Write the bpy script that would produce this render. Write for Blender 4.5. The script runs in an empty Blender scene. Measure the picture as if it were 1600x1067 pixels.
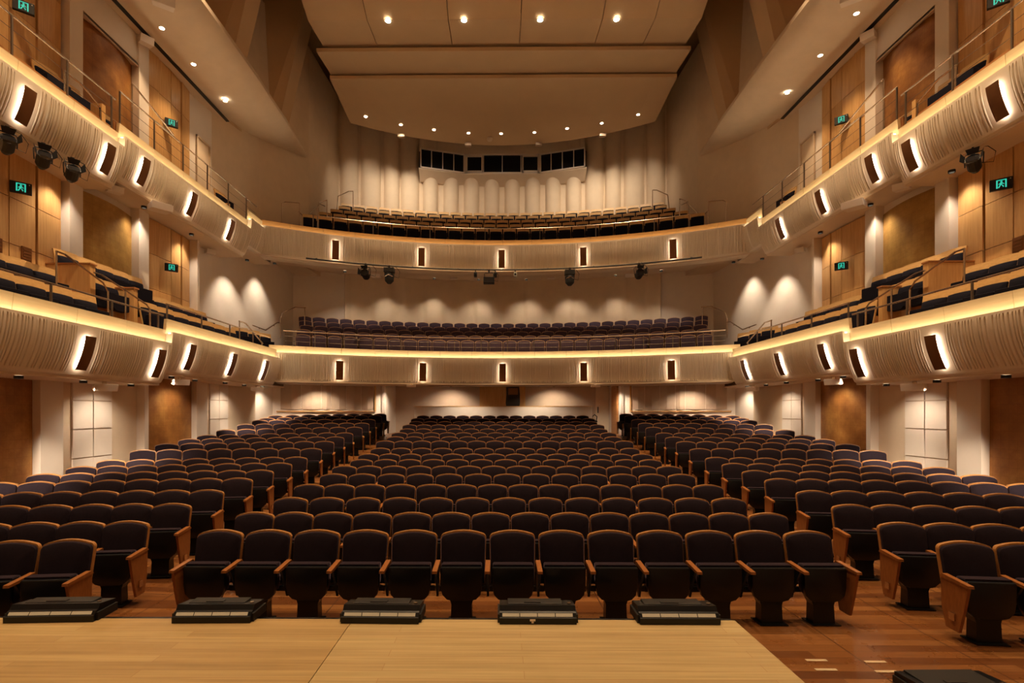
import bpy, math, random
from mathutils import Vector
random.seed(7)
PI = math.pi
SC = bpy.context.scene
COL = SC.collection

# ------------------------------------------------------------------ materials
def nmat(name):
    m = bpy.data.materials.new(name); m.use_nodes = True
    nt = m.node_tree
    b = nt.nodes['Principled BSDF']
    return m, nt, b

def setb(b, col=None, rough=.5, metal=0., spec=.5, sheen=0.):
    if col: b.inputs['Base Color'].default_value = (*col, 1)
    b.inputs['Roughness'].default_value = rough
    b.inputs['Metallic'].default_value = metal
    b.inputs['Specular IOR Level'].default_value = spec
    if sheen:
        b.inputs['Sheen Weight'].default_value = sheen
        b.inputs['Sheen Tint'].default_value = (.75, .55, .75, 1)
        b.inputs['Sheen Roughness'].default_value = .4

def coords(nt, scale=(1, 1, 1), rot=(0, 0, 0)):
    tc = nt.nodes.new('ShaderNodeTexCoord'); mp = nt.nodes.new('ShaderNodeMapping')
    mp.inputs['Scale'].default_value = scale; mp.inputs['Rotation'].default_value = rot
    nt.links.new(tc.outputs['Object'], mp.inputs['Vector'])
    return mp.outputs['Vector']

def noise(nt, vec, scale=5, detail=4, rough=.55):
    n = nt.nodes.new('ShaderNodeTexNoise')
    n.inputs['Scale'].default_value = scale; n.inputs['Detail'].default_value = detail
    n.inputs['Roughness'].default_value = rough
    nt.links.new(vec, n.inputs['Vector'])
    return n.outputs['Fac']

def ramp(nt, fac, stops):
    r = nt.nodes.new('ShaderNodeValToRGB')
    el = r.color_ramp.elements
    while len(el) < len(stops): el.new(.5)
    for e, (p, c) in zip(el, stops): e.position = p; e.color = (*c, 1)
    nt.links.new(fac, r.inputs['Fac'])
    return r.outputs['Color']

def bump(nt, b, fac, strength=.2, dist=.01):
    bp = nt.nodes.new('ShaderNodeBump')
    bp.inputs['Strength'].default_value = strength; bp.inputs['Distance'].default_value = dist
    nt.links.new(fac, bp.inputs['Height']); nt.links.new(bp.outputs['Normal'], b.inputs['Normal'])

def mix(nt, a, c, fac, mode='MULTIPLY'):
    m = nt.nodes.new('ShaderNodeMix'); m.data_type = 'RGBA'; m.blend_type = mode
    if isinstance(fac, float): m.inputs['Factor'].default_value = fac
    else: nt.links.new(fac, m.inputs['Factor'])
    for v, s in ((a, 6), (c, 7)):
        if isinstance(v, tuple): m.inputs[s].default_value = (*v, 1)
        else: nt.links.new(v, m.inputs[s])
    return m.outputs[2]

def plain(name, col, rough=.5, metal=0., spec=.5, sheen=0., var=.06, scale=3.):
    m, nt, b = nmat(name); setb(b, col, rough, metal, spec, sheen)
    if var:
        f = noise(nt, coords(nt), scale)
        lo = tuple(c * (1 - var) for c in col); hi = tuple(min(1, c * (1 + var)) for c in col)
        nt.links.new(ramp(nt, f, [(.3, lo), (.7, hi)]), b.inputs['Base Color'])
    return m

def woodm(name, c0, c1, scale=(1, 12, 12), rough=.4, spec=.4, nscale=3.):
    m, nt, b = nmat(name); setb(b, c0, rough, 0, spec)
    f = noise(nt, coords(nt, scale), nscale, 5, .6)
    nt.links.new(ramp(nt, f, [(.3, c0), (.7, c1)]), b.inputs['Base Color'])
    return m

def planks(name, cols, width, length, rough, spec, panel=None, gap=(.05, .02, .01)):
    m, nt, b = nmat(name); setb(b, cols[0], rough, 0, spec)
    v = coords(nt)
    br = nt.nodes.new('ShaderNodeTexBrick')
    br.inputs['Color1'].default_value = (0, 0, 0, 1); br.inputs['Color2'].default_value = (1, 1, 1, 1)
    br.inputs['Mortar'].default_value = (.5, .5, .5, 1)
    br.inputs['Scale'].default_value = 1; br.inputs['Mortar Size'].default_value = .0015
    br.inputs['Brick Width'].default_value = length; br.inputs['Row Height'].default_value = width
    br.offset = .37; br.offset_frequency = 2
    nt.links.new(v, br.inputs['Vector'])
    n = len(cols)
    tone = ramp(nt, br.outputs['Color'], [((i + .5) / n, c) for i, c in enumerate(cols)])
    g = noise(nt, coords(nt, (.8, 26, 4)), 1.6, 3, .5)
    tone = mix(nt, tone, ramp(nt, g, [(.25, (.72, .68, .62)), (.75, (1.12, 1.1, 1.08))]), .8)
    fin = mix(nt, tone, gap, br.outputs['Fac'], 'MIX')
    if panel:
        b2 = nt.nodes.new('ShaderNodeTexBrick'); b2.offset = 0
        b2.inputs['Scale'].default_value = 1; b2.inputs['Mortar Size'].default_value = .006
        b2.inputs['Brick Width'].default_value = panel[0]; b2.inputs['Row Height'].default_value = panel[1]
        nt.links.new(v, b2.inputs['Vector'])
        fin = mix(nt, fin, gap, b2.outputs['Fac'], 'MIX')
    nt.links.new(fin, b.inputs['Base Color'])
    rn = ramp(nt, noise(nt, coords(nt, (2, 2, 2)), 2), [(.3, (rough * .8,) * 3), (.7, (rough * 1.25,) * 3)])
    nt.links.new(rn, b.inputs['Roughness'])
    return m

def emis(name, col, s):
    m, nt, b = nmat(name)
    b.inputs['Base Color'].default_value = (0, 0, 0, 1)
    b.inputs['Emission Color'].default_value = (*col, 1); b.inputs['Emission Strength'].default_value = s
    return m

def goldm(name, c0, c1, c2, rough=.42, metal=.55):
    m, nt, b = nmat(name); setb(b, c0, rough, metal, .5)
    f = noise(nt, coords(nt, (1, 1, 1)), 1.4, 6, .65)
    base = ramp(nt, f, [(.28, c0), (.52, c1), (.74, c2)])
    br = nt.nodes.new('ShaderNodeTexBrick'); br.offset = 0
    br.inputs['Scale'].default_value = 1; br.inputs['Mortar Size'].default_value = .004
    br.inputs['Brick Width'].default_value = .16; br.inputs['Row Height'].default_value = .16
    br.inputs['Color1'].default_value = (.86, .86, .86, 1); br.inputs['Color2'].default_value = (1.08, 1.08, 1.08, 1)
    br.inputs['Mortar'].default_value = (.6, .6, .6, 1)
    nt.links.new(coords(nt, (1, 1, 1), (0, PI / 2, 0)), br.inputs['Vector'])
    nt.links.new(mix(nt, base, br.outputs['Color'], .45), b.inputs['Base Color'])
    bump(nt, b, noise(nt, coords(nt), 9, 4), .25, .02)
    return m

WARM = (1.0, .68, .38)
WASH = (1.0, .80, .58)
M = {}
M['plaster'] = plain('cream_plaster', (.73, .60, .455), .7, spec=.25, var=.03)
M['white'] = plain('white_paint', (.80, .72, .64), .6, spec=.3, var=.02)
M['taupe'] = plain('taupe_panel', (.52, .40, .30), .7, spec=.2, var=.04)
M['ceil'] = plain('ceiling_paint', (.64, .465, .29), .75, spec=.2, var=.03, scale=1.2)
M['shell'] = plain('shell_plaster', (.82, .73, .60), .55, spec=.3, var=.02)
M['maple'] = woodm('maple_panel', (.56, .31, .11), (.70, .43, .18), (12, 12, .8), .38, nscale=2.)
M['fascia'] = woodm('maple_fascia', (.68, .51, .28), (.77, .60, .36), (1, 1, 12), .4, nscale=2.)
M['fascia_b'] = woodm('orange_fascia', (.40, .20, .065), (.52, .28, .10), (1, 1, 12), .4, nscale=2.)
M['oak'] = woodm('seat_wood', (.27, .115, .030), (.38, .175, .052), (3, 10, 3), .32, .5, 6.)
M['armwood'] = woodm('orange_arm_wood', (.21, .072, .018), (.31, .115, .030), (8, 8, 2), .34, .45, 4.)
M['lightwood'] = woodm('pale_seat_wood', (.56, .335, .13), (.68, .43, .18), (3, 8, 8), .36, .4, 4.)
M['redwood'] = woodm('brown_balcony_wood', (.34, .14, .045), (.46, .21, .07), (1, 1, 10), .4, .4, 2.)
M['fabric'] = plain('dark_mauve_fabric', (.0155, .0105, .0155), .9, spec=.06, sheen=.2, var=.12, scale=30)
M['mauve'] = plain('mauve_fabric_lit', (.066, .044, .066), .9, spec=.1, sheen=.4, var=.12, scale=30)  # lighter copy of the stalls fabric, lamp light put into the colour
M['navy'] = plain('navy_fabric', (.008, .008, .015), .9, spec=.08, sheen=.08, var=.1, scale=30)
M['black'] = plain('black_plastic', (.005, .006, .008), .30, spec=.35, var=.05)
M['blackmatt'] = plain('black_metal', (.012, .011, .011), .5, spec=.4, var=.05)
M['steel'] = plain('brushed_steel', (.60, .50, .40), .26, 1., var=.05)
M['darksteel'] = plain('dark_steel', (.16, .12, .09), .5, .6, var=.05)
M['silver'] = plain('silver_strip', (.52, .51, .44), .35, .0, var=.04)
M['bronze'] = plain('bronze_plate', (.22, .095, .034), .45, .55, var=.08)
M['brass'] = plain('brass_plate', (.85, .68, .45), .3, .5, var=.05)
M['floor'] = planks('brushbox_floor', [(.11, .038, .011), (.17, .064, .018), (.135, .047, .013), (.25, .108, .034), (.185, .072, .021)], .125, 1.7, .3, .45, (1.05, 2.1))
M['stage'] = planks('maple_stage_floor', [(.49, .36, .175), (.52, .395, .195), (.50, .375, .185), (.55, .43, .215)], .09, 2.3, .4, .4, gap=(.38, .22, .09))
M['stage_b'] = planks('maple_stage_floor_darker', [(.44, .305, .135), (.48, .335, .15), (.455, .315, .14), (.51, .37, .17)], .09, 2.3, .38, .4, gap=(.32, .18, .07))
M['gold'] = goldm('gold_leaf', (.26, .13, .03), (.42, .24, .055), (.60, .38, .11), .45, .3)
M['copper'] = goldm('copper_leaf', (.20, .075, .018), (.36, .15, .035), (.56, .29, .075), .45, .3)
M['glass'] = plain('dark_glass', (.012, .014, .018), .06, spec=.6, var=0)
M['booth'] = plain('booth_dark', (.05, .04, .03), .8, var=0)
M['cove'] = emis('cove_led', (1, .82, .54), 8.5)
M['cove_b'] = emis('cove_led_soft', (1, .82, .54), 5)
M['halo'] = emis('wall_light_led', (1, .87, .66), 13)
M['lamp'] = emis('downlight_bulb', (1, .83, .58), 22)
M['lampsmall'] = emis('soffit_bulb', (1, .83, .58), 5)
M['green'] = emis('exit_green', (.05, .85, .58), .42)
M['glyph'] = plain('sign_black', (.006, .02, .018), .5, var=0)
M['carpet'] = plain('balcony_floor', (.10, .05, .025), .8, var=.1)

# ------------------------------------------------------------------ mesh helpers
class MB:
    def __init__(s): s.v = []; s.f = []; s.mi = []; s.cur = 0
    def add(s, vs, fs):
        o = len(s.v); s.v += [tuple(p) for p in vs]; s.f += [tuple(i + o for i in f) for f in fs]; s.mi += [s.cur] * len(fs)
    def box(s, x0, x1, y0, y1, z0, z1):
        x0, x1 = min(x0, x1), max(x0, x1)
        s.add([(x0, y0, z0), (x1, y0, z0), (x1, y1, z0), (x0, y1, z0), (x0, y0, z1), (x1, y0, z1), (x1, y1, z1), (x0, y1, z1)],
              [(0, 3, 2, 1), (4, 5, 6, 7), (0, 1, 5, 4), (1, 2, 6, 5), (2, 3, 7, 6), (3, 0, 4, 7)])
    def loft(s, rings, cap=True, closed=True):
        n = len(rings[0]); vs = [p for r in rings for p in r]; fs = []
        for i in range(len(rings) - 1):
            for j in range(n if closed else n - 1):
                k = (j + 1) % n
                fs.append((i * n + j, i * n + k, (i + 1) * n + k, (i + 1) * n + j))
        if cap and closed:
            fs.append(tuple(range(n))[::-1]); fs.append(tuple((len(rings) - 1) * n + j for j in range(n)))
        s.add(vs, fs)
    def prism(s, pts, d):
        """polygon of 3-D points swept along vector d"""
        d = Vector(d); a = [Vector(p) for p in pts]
        s.loft([a, [p + d for p in a]])
    def cyl(s, p, q, r, n=12, r2=None):
        p, q = Vector(p), Vector(q); d = (q - p).normalized()
        a = d.cross((0, 0, 1)) if abs(d.z) < .9 else d.cross((1, 0, 0)); a.normalize(); b = d.cross(a)
        r2 = r if r2 is None else r2
        c = [(math.cos(2 * PI * i / n), math.sin(2 * PI * i / n)) for i in range(n)]
        s.loft([[p + (a * x + b * y) * r for x, y in c], [q + (a * x + b * y) * r2 for x, y in c]])
    def tube(s, pts, r, n=8):
        pts = [Vector(p) for p in pts]; rings = []
        for i, p in enumerate(pts):
            d = (pts[min(i + 1, len(pts) - 1)] - pts[max(i - 1, 0)]).normalized()
            a = d.cross((0, 0, 1)) if abs(d.z) < .95 else d.cross((1, 0, 0)); a.normalize(); b = d.cross(a)
            rings.append([p + (a * math.cos(2 * PI * k / n) + b * math.sin(2 * PI * k / n)) * r for k in range(n)])
        s.loft(rings)
    def rings_cap(s, rings):
        """closed rings lofted, first ring left open, last closed with an n-gon"""
        n = len(rings[0]); vs = [p for r in rings for p in r]; fs = []
        for i in range(len(rings) - 1):
            for j in range(n):
                k = (j + 1) % n; fs.append((i * n + j, i * n + k, (i + 1) * n + k, (i + 1) * n + j))
        fs.append(tuple((len(rings) - 1) * n + j for j in range(n)))
        s.add(vs, fs)
    def mesh(s, name, mats, smooth=False):
        me = bpy.data.meshes.new(name); me.from_pydata(s.v, [], s.f)
        for m in (mats if isinstance(mats, (list, tuple)) else [mats]): me.materials.append(m)
        if any(s.mi): me.polygons.foreach_set('material_index', s.mi)
        me.update()
        import bmesh
        bm = bmesh.new(); bm.from_mesh(me); bmesh.ops.recalc_face_normals(bm, faces=bm.faces); bm.to_mesh(me); bm.free()
        if smooth:
            me.polygons.foreach_set('use_smooth', [True] * len(me.polygons))
            me.set_sharp_from_angle(angle=math.radians(35))
        return me
    def build(s, name, mats, parent=None, smooth=False, bevel=0):
        return link(name, s.mesh(name, mats, smooth), parent, bevel)

def link(name, me, parent=None, bevel=0):
    o = bpy.data.objects.new(name, me); COL.objects.link(o)
    if parent: o.parent = parent
    if bevel:
        b = o.modifiers.new('edge', 'BEVEL'); b.width = bevel; b.segments = 2; b.limit_method = 'ANGLE'
    return o

def tag(o, label, cat, group=None, kind=None):
    o['label'] = label; o['category'] = cat
    if group: o['group'] = group
    if kind: o['kind'] = kind
    return o

def empty(name, loc=(0, 0, 0), rz=0, label=None, cat=None, group=None):
    o = bpy.data.objects.new(name, None); COL.objects.link(o)
    o.location = loc; o.rotation_euler = (0, 0, rz); o.empty_display_size = .1
    if label: tag(o, label, cat, group)
    return o

def struct(o): o['kind'] = 'structure'; return o

def sbox(name, mat, *b):
    m = MB(); m.box(*b); return struct(m.build(name, mat))

ONES = 'zeroth first second third fourth fifth sixth seventh eighth ninth tenth eleventh twelfth thirteenth fourteenth fifteenth sixteenth seventeenth eighteenth nineteenth'.split()
def ordw(n):
    if n < 20: return ONES[n]
    t, o = divmod(n, 10)
    base = {2: 'twent', 3: 'thirt', 4: 'fort'}[t]
    return base + 'ieth' if o == 0 else base + 'y-' + ONES[o]

def spot(loc, target, power, angle=60, blend=.6, r=.06, col=WARM, parent=None):
    l = bpy.data.lights.new('spot_lamp', 'SPOT'); l.energy = power * (.84 if col == WASH else 1.0); l.spot_size = math.radians(angle); l.spot_blend = blend
    l.shadow_soft_size = r; l.color = col
    o = bpy.data.objects.new('spot_lamp', l); COL.objects.link(o)
    d = Vector(target) - Vector(loc)
    o.rotation_euler = d.to_track_quat('-Z', 'Y').to_euler()
    o.location = loc
    return o

# ------------------------------------------------------------------ camera
EYE = Vector((-.148, 0, 2.27)); F = 800.; YAW = .0085
VX, HY = 780., 643.
cd = bpy.data.cameras.new('camera'); cam = bpy.data.objects.new('camera', cd); COL.objects.link(cam)
cd.sensor_width = 36; cd.lens = 36 * F / 1600; cd.clip_start = .05; cd.clip_end = 200
cx = VX - F * math.tan(YAW)
cd.shift_x = (800 - cx) / 1600; cd.shift_y = (HY - 533.5) / 1600
cam.location = EYE; cam.rotation_euler = (PI / 2, 0, YAW)
SC.camera = cam

# ------------------------------------------------------------------ floor
def lerp_tab(t, x):
    if x <= t[0][0]: return t[0][1]
    for (a, b), (c, d) in zip(t, t[1:]):
        if x <= c: return b + (d - b) * (x - a) / (c - a)
    (a, b), (c, d) = t[-2], t[-1]
    return d + (d - b) / (c - a) * (x - c) * .3
ZC = [(7, 0), (9.77, .165), (13, .31), (14.5, .516), (16.8, .68), (21.3, 1.2), (22, 1.26)]
def zfl(x, y):
    ax = abs(x)
    sh = 0 if ax < 3.6 else (.9 * (ax - 3.6) / .8 if ax < 4.4 else .9 + 1.7 * min(1, (ax - 4.4) / 4.0))
    return lerp_tab(ZC, min(y + sh, 22.2))
mb = MB()
xs = sorted(set([-9.7, -9.1] + [round(-8.8 + .4 * i, 2) for i in range(45)] + [-3.6, 3.6, 9.1, 9.7])); ys = [-2 + .35 * i for i in range(82)]
vs = [(x, y, zfl(x, y)) for y in ys for x in xs]; n = len(xs)
fs = [(j * n + i, j * n + i + 1, (j + 1) * n + i + 1, (j + 1) * n + i) for j in range(len(ys) - 1) for i in range(n - 1)]
mb.add(vs, fs)
# underside so the floor is a slab
o = len(mb.v); mb.add([(xs[0], ys[0], -.3), (xs[-1], ys[0], -.3), (xs[-1], ys[-1], -.3), (xs[0], ys[-1], -.3)], [(0, 3, 2, 1)])
struct(mb.build('floor', M['floor'], smooth=True))

# ------------------------------------------------------------------ stage
SH = .72; SE = 3.815
st = empty('stage_platform', (0, 0, 0), 0, 'pale maple concert platform in the foreground, below the footlights', 'stage')
m = MB(); m.box(-1.235, 1.6, -1.6, SE, .3, SH); m.build('right_deck', M['stage'], st)
m = MB(); m.box(-8.8, -1.24, -1.6, SE, .3, SH); d = m.build('left_deck', M['stage_b'], st); d['label'] = 'slightly darker maple deck section'
m = MB(); m.box(-8.8, 1.58, -1.55, SE + .06, .0, .3); m.box(-8.8, 1.6, SE + .002, SE + .08, .3, SH - .02); m.build('black_edge', M['black'], st)

# ------------------------------------------------------------------ footlights
def footlight(name, x, w, y, z, rz, label, deep=.24, flag=True):
    e = empty(name, (x, y, z), rz, label, 'footlight', 'footlights along the stage edge' if flag else None)
    h = w / 2
    m = MB(); m.prism([(-h, 0, .0), (-h, deep, .0), (-h, deep, .09), (-h, .075, .112), (-h, .05, .078), (-h, .032, .072), (-h, .012, .048), (-h, 0, .045)], (w, 0, 0)); m.build('housing', M['black'], e)
    m = MB()
    for i in range(4):
        a = -h + .02 + i * (w - .04) / 4
        m.prism([(a, .0135, .0515), (a, .0295, .0705), (a, .034, .067), (a, .017, .048)], ((w - .04) / 4 - .006, 0, 0))
    m.build('lens_strip', M['silver'], e)
    m = MB(); m.box(-h + .06, h - .09, .11, deep - .02, .095, .112); m.build('lid', M['blackmatt'], e, bevel=.004)
    m = MB(); m.box(-h * .35, h * .1, .12, .16, .110, .118); m.build('latch', M['blackmatt'], e)
    m = MB(); m.cyl((h - .04, .12, .09), (h - .04, .12, .115), .014); m.build('knob', M['steel'], e)
    for sx in (-1, 1):
        m = MB(); m.box(sx * h, sx * (h + .015), .03, deep, 0, .06); m.build('side_bracket', M['blackmatt'], e)
    return e
LABF = ['black footlight with silver lens strip at the far left stage edge',
        'black footlight on stage edge in front of the left aisle end of first row',
        'black footlight on stage edge across the joint between darker and paler decks',
        'black footlight with small white sticker, on the stage edge at mid stage',
        'black footlight nearest the right corner of the stage']
for i, (u, w, rz) in enumerate([(68, .64, .05), (326, .57, .02), (592, .57, -.015), (841, .56, 0), (1063, .58, 0)]):
    x = (u - VX) * 3.72 / F + EYE.x
    e = footlight('footlight', x, w, 3.73, SH, rz, LABF[i])
    if i == 3:
        m = MB(); m.box(-.06, -.02, -.004, .001, .024, .038); m.box(-.048, -.032, -.004, .001, .010, .024); m.build('sticker', M['white'], e)
footlight('floor_light', 3.54, .72, 3.98, 0, .02, 'low black light box on the wooden floor right of the stage', .36, False)

for i, (u, v) in enumerate([(1273, 1030), (1288, 1044.5), (1364, 1032), (1381, 1047)]):
    y = 2.27 * F / (v - HY); x = (u - VX) * y / F + EYE.x
    m = MB(); m.box(-.095, .095, -.018, .018, .0005, .006)
    m.cyl((-.07, 0, .006), (-.07, 0, .008), .01); m.cyl((.07, 0, .006), (.07, 0, .008), .01)
    o = m.build('floor_plate', M['brass'], bevel=.002); o.location = (x, y, 0)
    tag(o, ['brass floor plate, rear one of the pair nearest the stage', 'brass floor plate, front one of the pair nearest the stage',
            'brass floor plate, rear one of the pair farther from the stage', 'brass floor plate, front one of the pair farther from the stage'][i], 'floor plate', 'brass plates in the wooden floor')

# ------------------------------------------------------------------ seats
HW = .2575
def back_outline(hw, z0, z1, rise, r, n=5, m=8):
    pts = [(-hw * .96, z0), (hw * .96, z0)]
    zc = z1 - rise - r
    for i in range(n + 1):
        a = i / n * PI / 2 * .82
        pts.append((hw - r + r * math.cos(a), zc + r * math.sin(a)))
    x0, zt0 = pts[-1]
    for i in range(1, m):
        t = 1 - 2 * i / m
        pts.append((x0 * t, zt0 + (z1 - zt0) * (1 - t * t)))
    for i in range(n, -1, -1):
        a = i / n * PI / 2 * .82
        pts.append((-hw + r - r * math.cos(a), zc + r * math.sin(a)))
    return pts
LEAN = .20
def lean(pts, off, z0=.36):
    return [(x, (z - z0) * LEAN + off, z) for x, z in pts]
def inset(pts, k, d=0):
    cx_ = sum(p[0] for p in pts) / len(pts); cz = (max(p[1] for p in pts) + min(p[1] for p in pts)) / 2
    return [(cx_ + (x - cx_) * k, cz + (z - cz) * k) for x, z in pts]

OUT = back_outline(HW, .36, .925, .032, .055)
def mk_shell():
    m = MB(); m.loft([lean(OUT, .006), lean(OUT, .05), lean(inset(OUT, .97), .062)]); return m
def mk_pad(out=None, th=1.):
    out = out or OUT; m = MB()
    base = [(x * 1.018, z - .004) for x, z in inset(out, .957)]
    m.rings_cap([lean(base, .02), lean(base, -.006 * th), lean(inset(base, .975), -.024 * th), lean(inset(base, .85), -.037 * th), lean(inset(base, .45), -.042 * th)])
    return m
SU = [(-.225, .595), (-.215, .605), (.215, .605), (.225, .595), (.222, .40), (.205, .31), (.16, .262), (.10, .245), (-.10, .245), (-.16, .262), (-.205, .31), (-.222, .40)]
def yz(pts, y): return [(x, y, z) for x, z in pts]
def mk_seatshell():
    m = MB(); m.loft([yz(SU, -.175), yz(SU, -.205), yz(inset(SU, .985), -.215), yz(inset(SU, .93), -.222)]); return m
def mk_cushion():
    s2 = [(x * .97, z + (.022 if z > .5 else .02)) for x, z in SU]
    m = MB(); m.loft([yz(inset(s2, .93), -.06), yz(inset(s2, .985), -.075), yz(s2, -.11), yz(s2, -.165), yz(inset(s2, .985), -.178)]); return m
def mk_arm(x):
    m = MB(); a = .026
    m.prism([(x - a, -.34, .575), (x - a, -.335, .600), (x - a, .0, .625), (x - a, .03, .60), (x - a, .03, .59), (x - a, -.02, .585)], (2 * a, 0, 0)); return m
def mk_armsupport(x):
    m = MB(); m.prism([(x - .012, -.24, .582), (x - .012, .02, .586), (x - .012, .03, .30), (x - .012, -.06, .24), (x - .012, -.10, .34)], (.024, 0, 0)); return m
def mk_ped():
    m = MB()
    m.loft([[(-.115, -.19, .0), (.115, -.19, 0), (.115, -.06, 0), (-.115, -.06, 0)], [(-.11, -.18, .2), (.11, -.18, .2), (.11, -.06, .2), (-.11, -.06, .2)],
            [(-.15, -.17, .32), (.15, -.17, .32), (.15, -.02, .32), (-.15, -.02, .32)]])
    m.box(-.15, .15, -.24, -.03, 0, .012); m.box(-.25, .25, -.06, -.02, .30, .35)
    return m
def mk_endpanel(x):
    m = MB(); s = 1 if x > 0 else -1
    m.prism([(x - .014, -.32, .585), (x - .014, .03, .595), (x - .014, .02, .30), (x - .014, -.04, .10), (x - .014, -.20, .10), (x - .014, -.26, .32)], (.028, 0, 0))
    return m
def mk_rowplate(x):
    s = 1 if x > 0 else -1; m = MB()
    m.box(x + s * .014, x + s * .032, -.17, -.10, .20, .275); return m
ME = {'back_shell': mk_shell().mesh('back_shell', M['oak'], True), 'backrest': mk_pad().mesh('backrest', M['fabric'], True),
      'seat_shell': mk_seatshell().mesh('seat_shell', M['black'], True), 'seat_cushion': mk_cushion().mesh('seat_cushion', M['fabric'], True),
      'pedestal': mk_ped().mesh('pedestal', M['black'])}
AX = .272
for s, k in ((-1, 'L'), (1, 'R')):
    ME['armrest' + k] = mk_arm(s * AX).mesh('armrest', M['armwood']); ME['arm_support' + k] = mk_armsupport(s * AX).mesh('arm_support', M['black'])
    ME['end_panel' + k] = mk_endpanel(s * AX).mesh('end_panel', M['armwood']); ME['row_plate' + k] = mk_rowplate(s * AX).mesh('row_plate', M['steel'])

def seat(name, x, y, z, rz, label, group, parts):
    e = empty(name, (x, y, z), rz, label, 'theatre seat', group)
    got = {}
    for p in parts:
        nm = p.rstrip('LR'); o = bpy.data.objects.new(nm, ME[p]); COL.objects.link(o)
        o.parent = got['end_panel' + p[-1]] if nm == 'row_plate' else (got['armrest' + p[-1]] if nm == 'arm_support' else (got['seat_cushion'] if nm == 'seat_shell' else e))
        got[p] = o
        if nm == 'back_shell': o['label'] = 'curved wooden back shell with exposed rim'
    return e

CD = [5.78, 6.8, 7.75, 8.75, 9.75, 10.75, 11.75, 12.75, 13.6, 14.6, 15.6, 16.7, 17.6, 18.6, 19.45, 20.4, 21.3]
DA = [5.33, 6.2, 7.1, 8.0, 9.0, 9.9, 10.85, 11.8, 12.85, 13.9, 14.9, 15.9, 17.1, 18.1, 19.1, 20.3, 21.3]
DW = [4.75, 5.55, 6.45, 7.3, 8.2, 9.04, 9.9, 10.7, 11.7, 12.6, 13.55, 14.4, 15.4, 16.6, 17.6, 18.2, 18.9]
places = []   # (depth, block, row, idx, count, x, y, z, rz)
for k in range(17):
    nseat = 13 if k % 2 == 0 else 14; pitch = .553 if k % 2 == 0 else .525
    for i in range(nseat):
        x = (i - (nseat - 1) / 2) * pitch; y = CD[k] - .1
        places.append((CD[k], 'c', k + 1, i + 1, nseat, x, y, zfl(0, y), 0))
    for sd, bl in ((-1, 'l'), (1, 'r')):
        xa = 4.66 + .4 * k / 16; xw = 8.1 + .25 * min(1, k / 10)
        if k == 0: xw = 8.4
        for i in range(8):
            t = i / 7; x = xa + (xw - xa) * t
            y = DA[k] + (DW[k] - DA[k]) * t ** 1.15 - .1
            u = VX + F * (sd * x - EYE.x) / y
            if u < -45 or u > 1645: continue
            slope = (DW[k] - DA[k]) * (1.15 * max(t, .02) ** .15) / (xw - xa)
            places.append((y + .1, bl, k + 1, i + 1, 8, sd * x, y, zfl(sd * x, y), sd * math.atan(slope)))
places.sort(key=lambda p: p[0])
BN = {'c': ('centre', 'centre stalls seats'), 'l': ('left', 'left stalls seats'), 'r': ('right', 'right stalls seats')}
rest = MB()
def rigid(pt, x, y, z, rz):
    c, s = math.cos(rz), math.sin(rz)
    return (x + pt[0] * c - pt[1] * s, y + pt[0] * s + pt[1] * c, z + pt[2])
lowparts = [(mk_shell(), 0), (mk_pad(), 1), (mk_cushion(), 1), (mk_seatshell(), 2), (mk_ped(), 2), (mk_arm(AX), 0)]
for q, (D, bl, row, i, cnt, x, y, z, rz) in enumerate(places):
    aisle = None
    if bl == 'c' and i == 1: aisle = 'L'
    if bl == 'c' and i == cnt: aisle = 'R'
    if bl == 'l' and i == 1: aisle = 'R'
    if bl == 'r' and i == 1: aisle = 'L'
    if q >= 300:
        for mm, mi in lowparts:
            rest.cur = mi; rest.add([rigid(p, x, y, z, rz) for p in mm.v], mm.f)
        if aisle:
            rest.cur = 0
            mm = mk_endpanel(AX if aisle == 'R' else -AX); rest.add([rigid(p, x, y, z, rz) for p in mm.v], mm.f)
        continue
    if bl == 'c': lab = f'dark tip-up theatre seat, {ordw(i)} from the left aisle, {ordw(row)} row of centre block'
    else:
        side = BN[bl][0]
        lab = f'dark tip-up theatre seat, {ordw(i)} from the aisle, {ordw(row)} row of {side} block'
    parts = ['back_shell', 'backrest', 'seat_cushion', 'seat_shell']
    if row <= 4: parts += ['pedestal']
    elif row <= 11 and aisle: parts += ['pedestal']
    armR = (bl == 'c' and x > -.01) or bl == 'r'
    if bl == 'c':
        arms = (['L'] if x < .28 else []) + (['R'] if x > -.28 and i == cnt or x > 0 and False else [])
        arms = ['L']
        if i == cnt: arms.append('R')
    elif bl == 'l': arms = ['R']
    else: arms = ['L']
    for a in arms:
        parts.append('armrest' + a)
        if row <= 4 and aisle != a: parts.append('arm_support' + a)
    if aisle:
        parts.append('end_panel' + aisle)
        if row <= 6: parts.append('row_plate' + aisle)
    seat('stalls_seat', x, y, z, rz, lab, BN[bl][1], parts)
ro = rest.build('stalls_seat', [M['oak'], M['fabric'], M['black']], smooth=True)
tag(ro, 'rear rows of dark seats under the balcony, behind the nearer stalls', 'theatre seats', kind='stuff')

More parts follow.
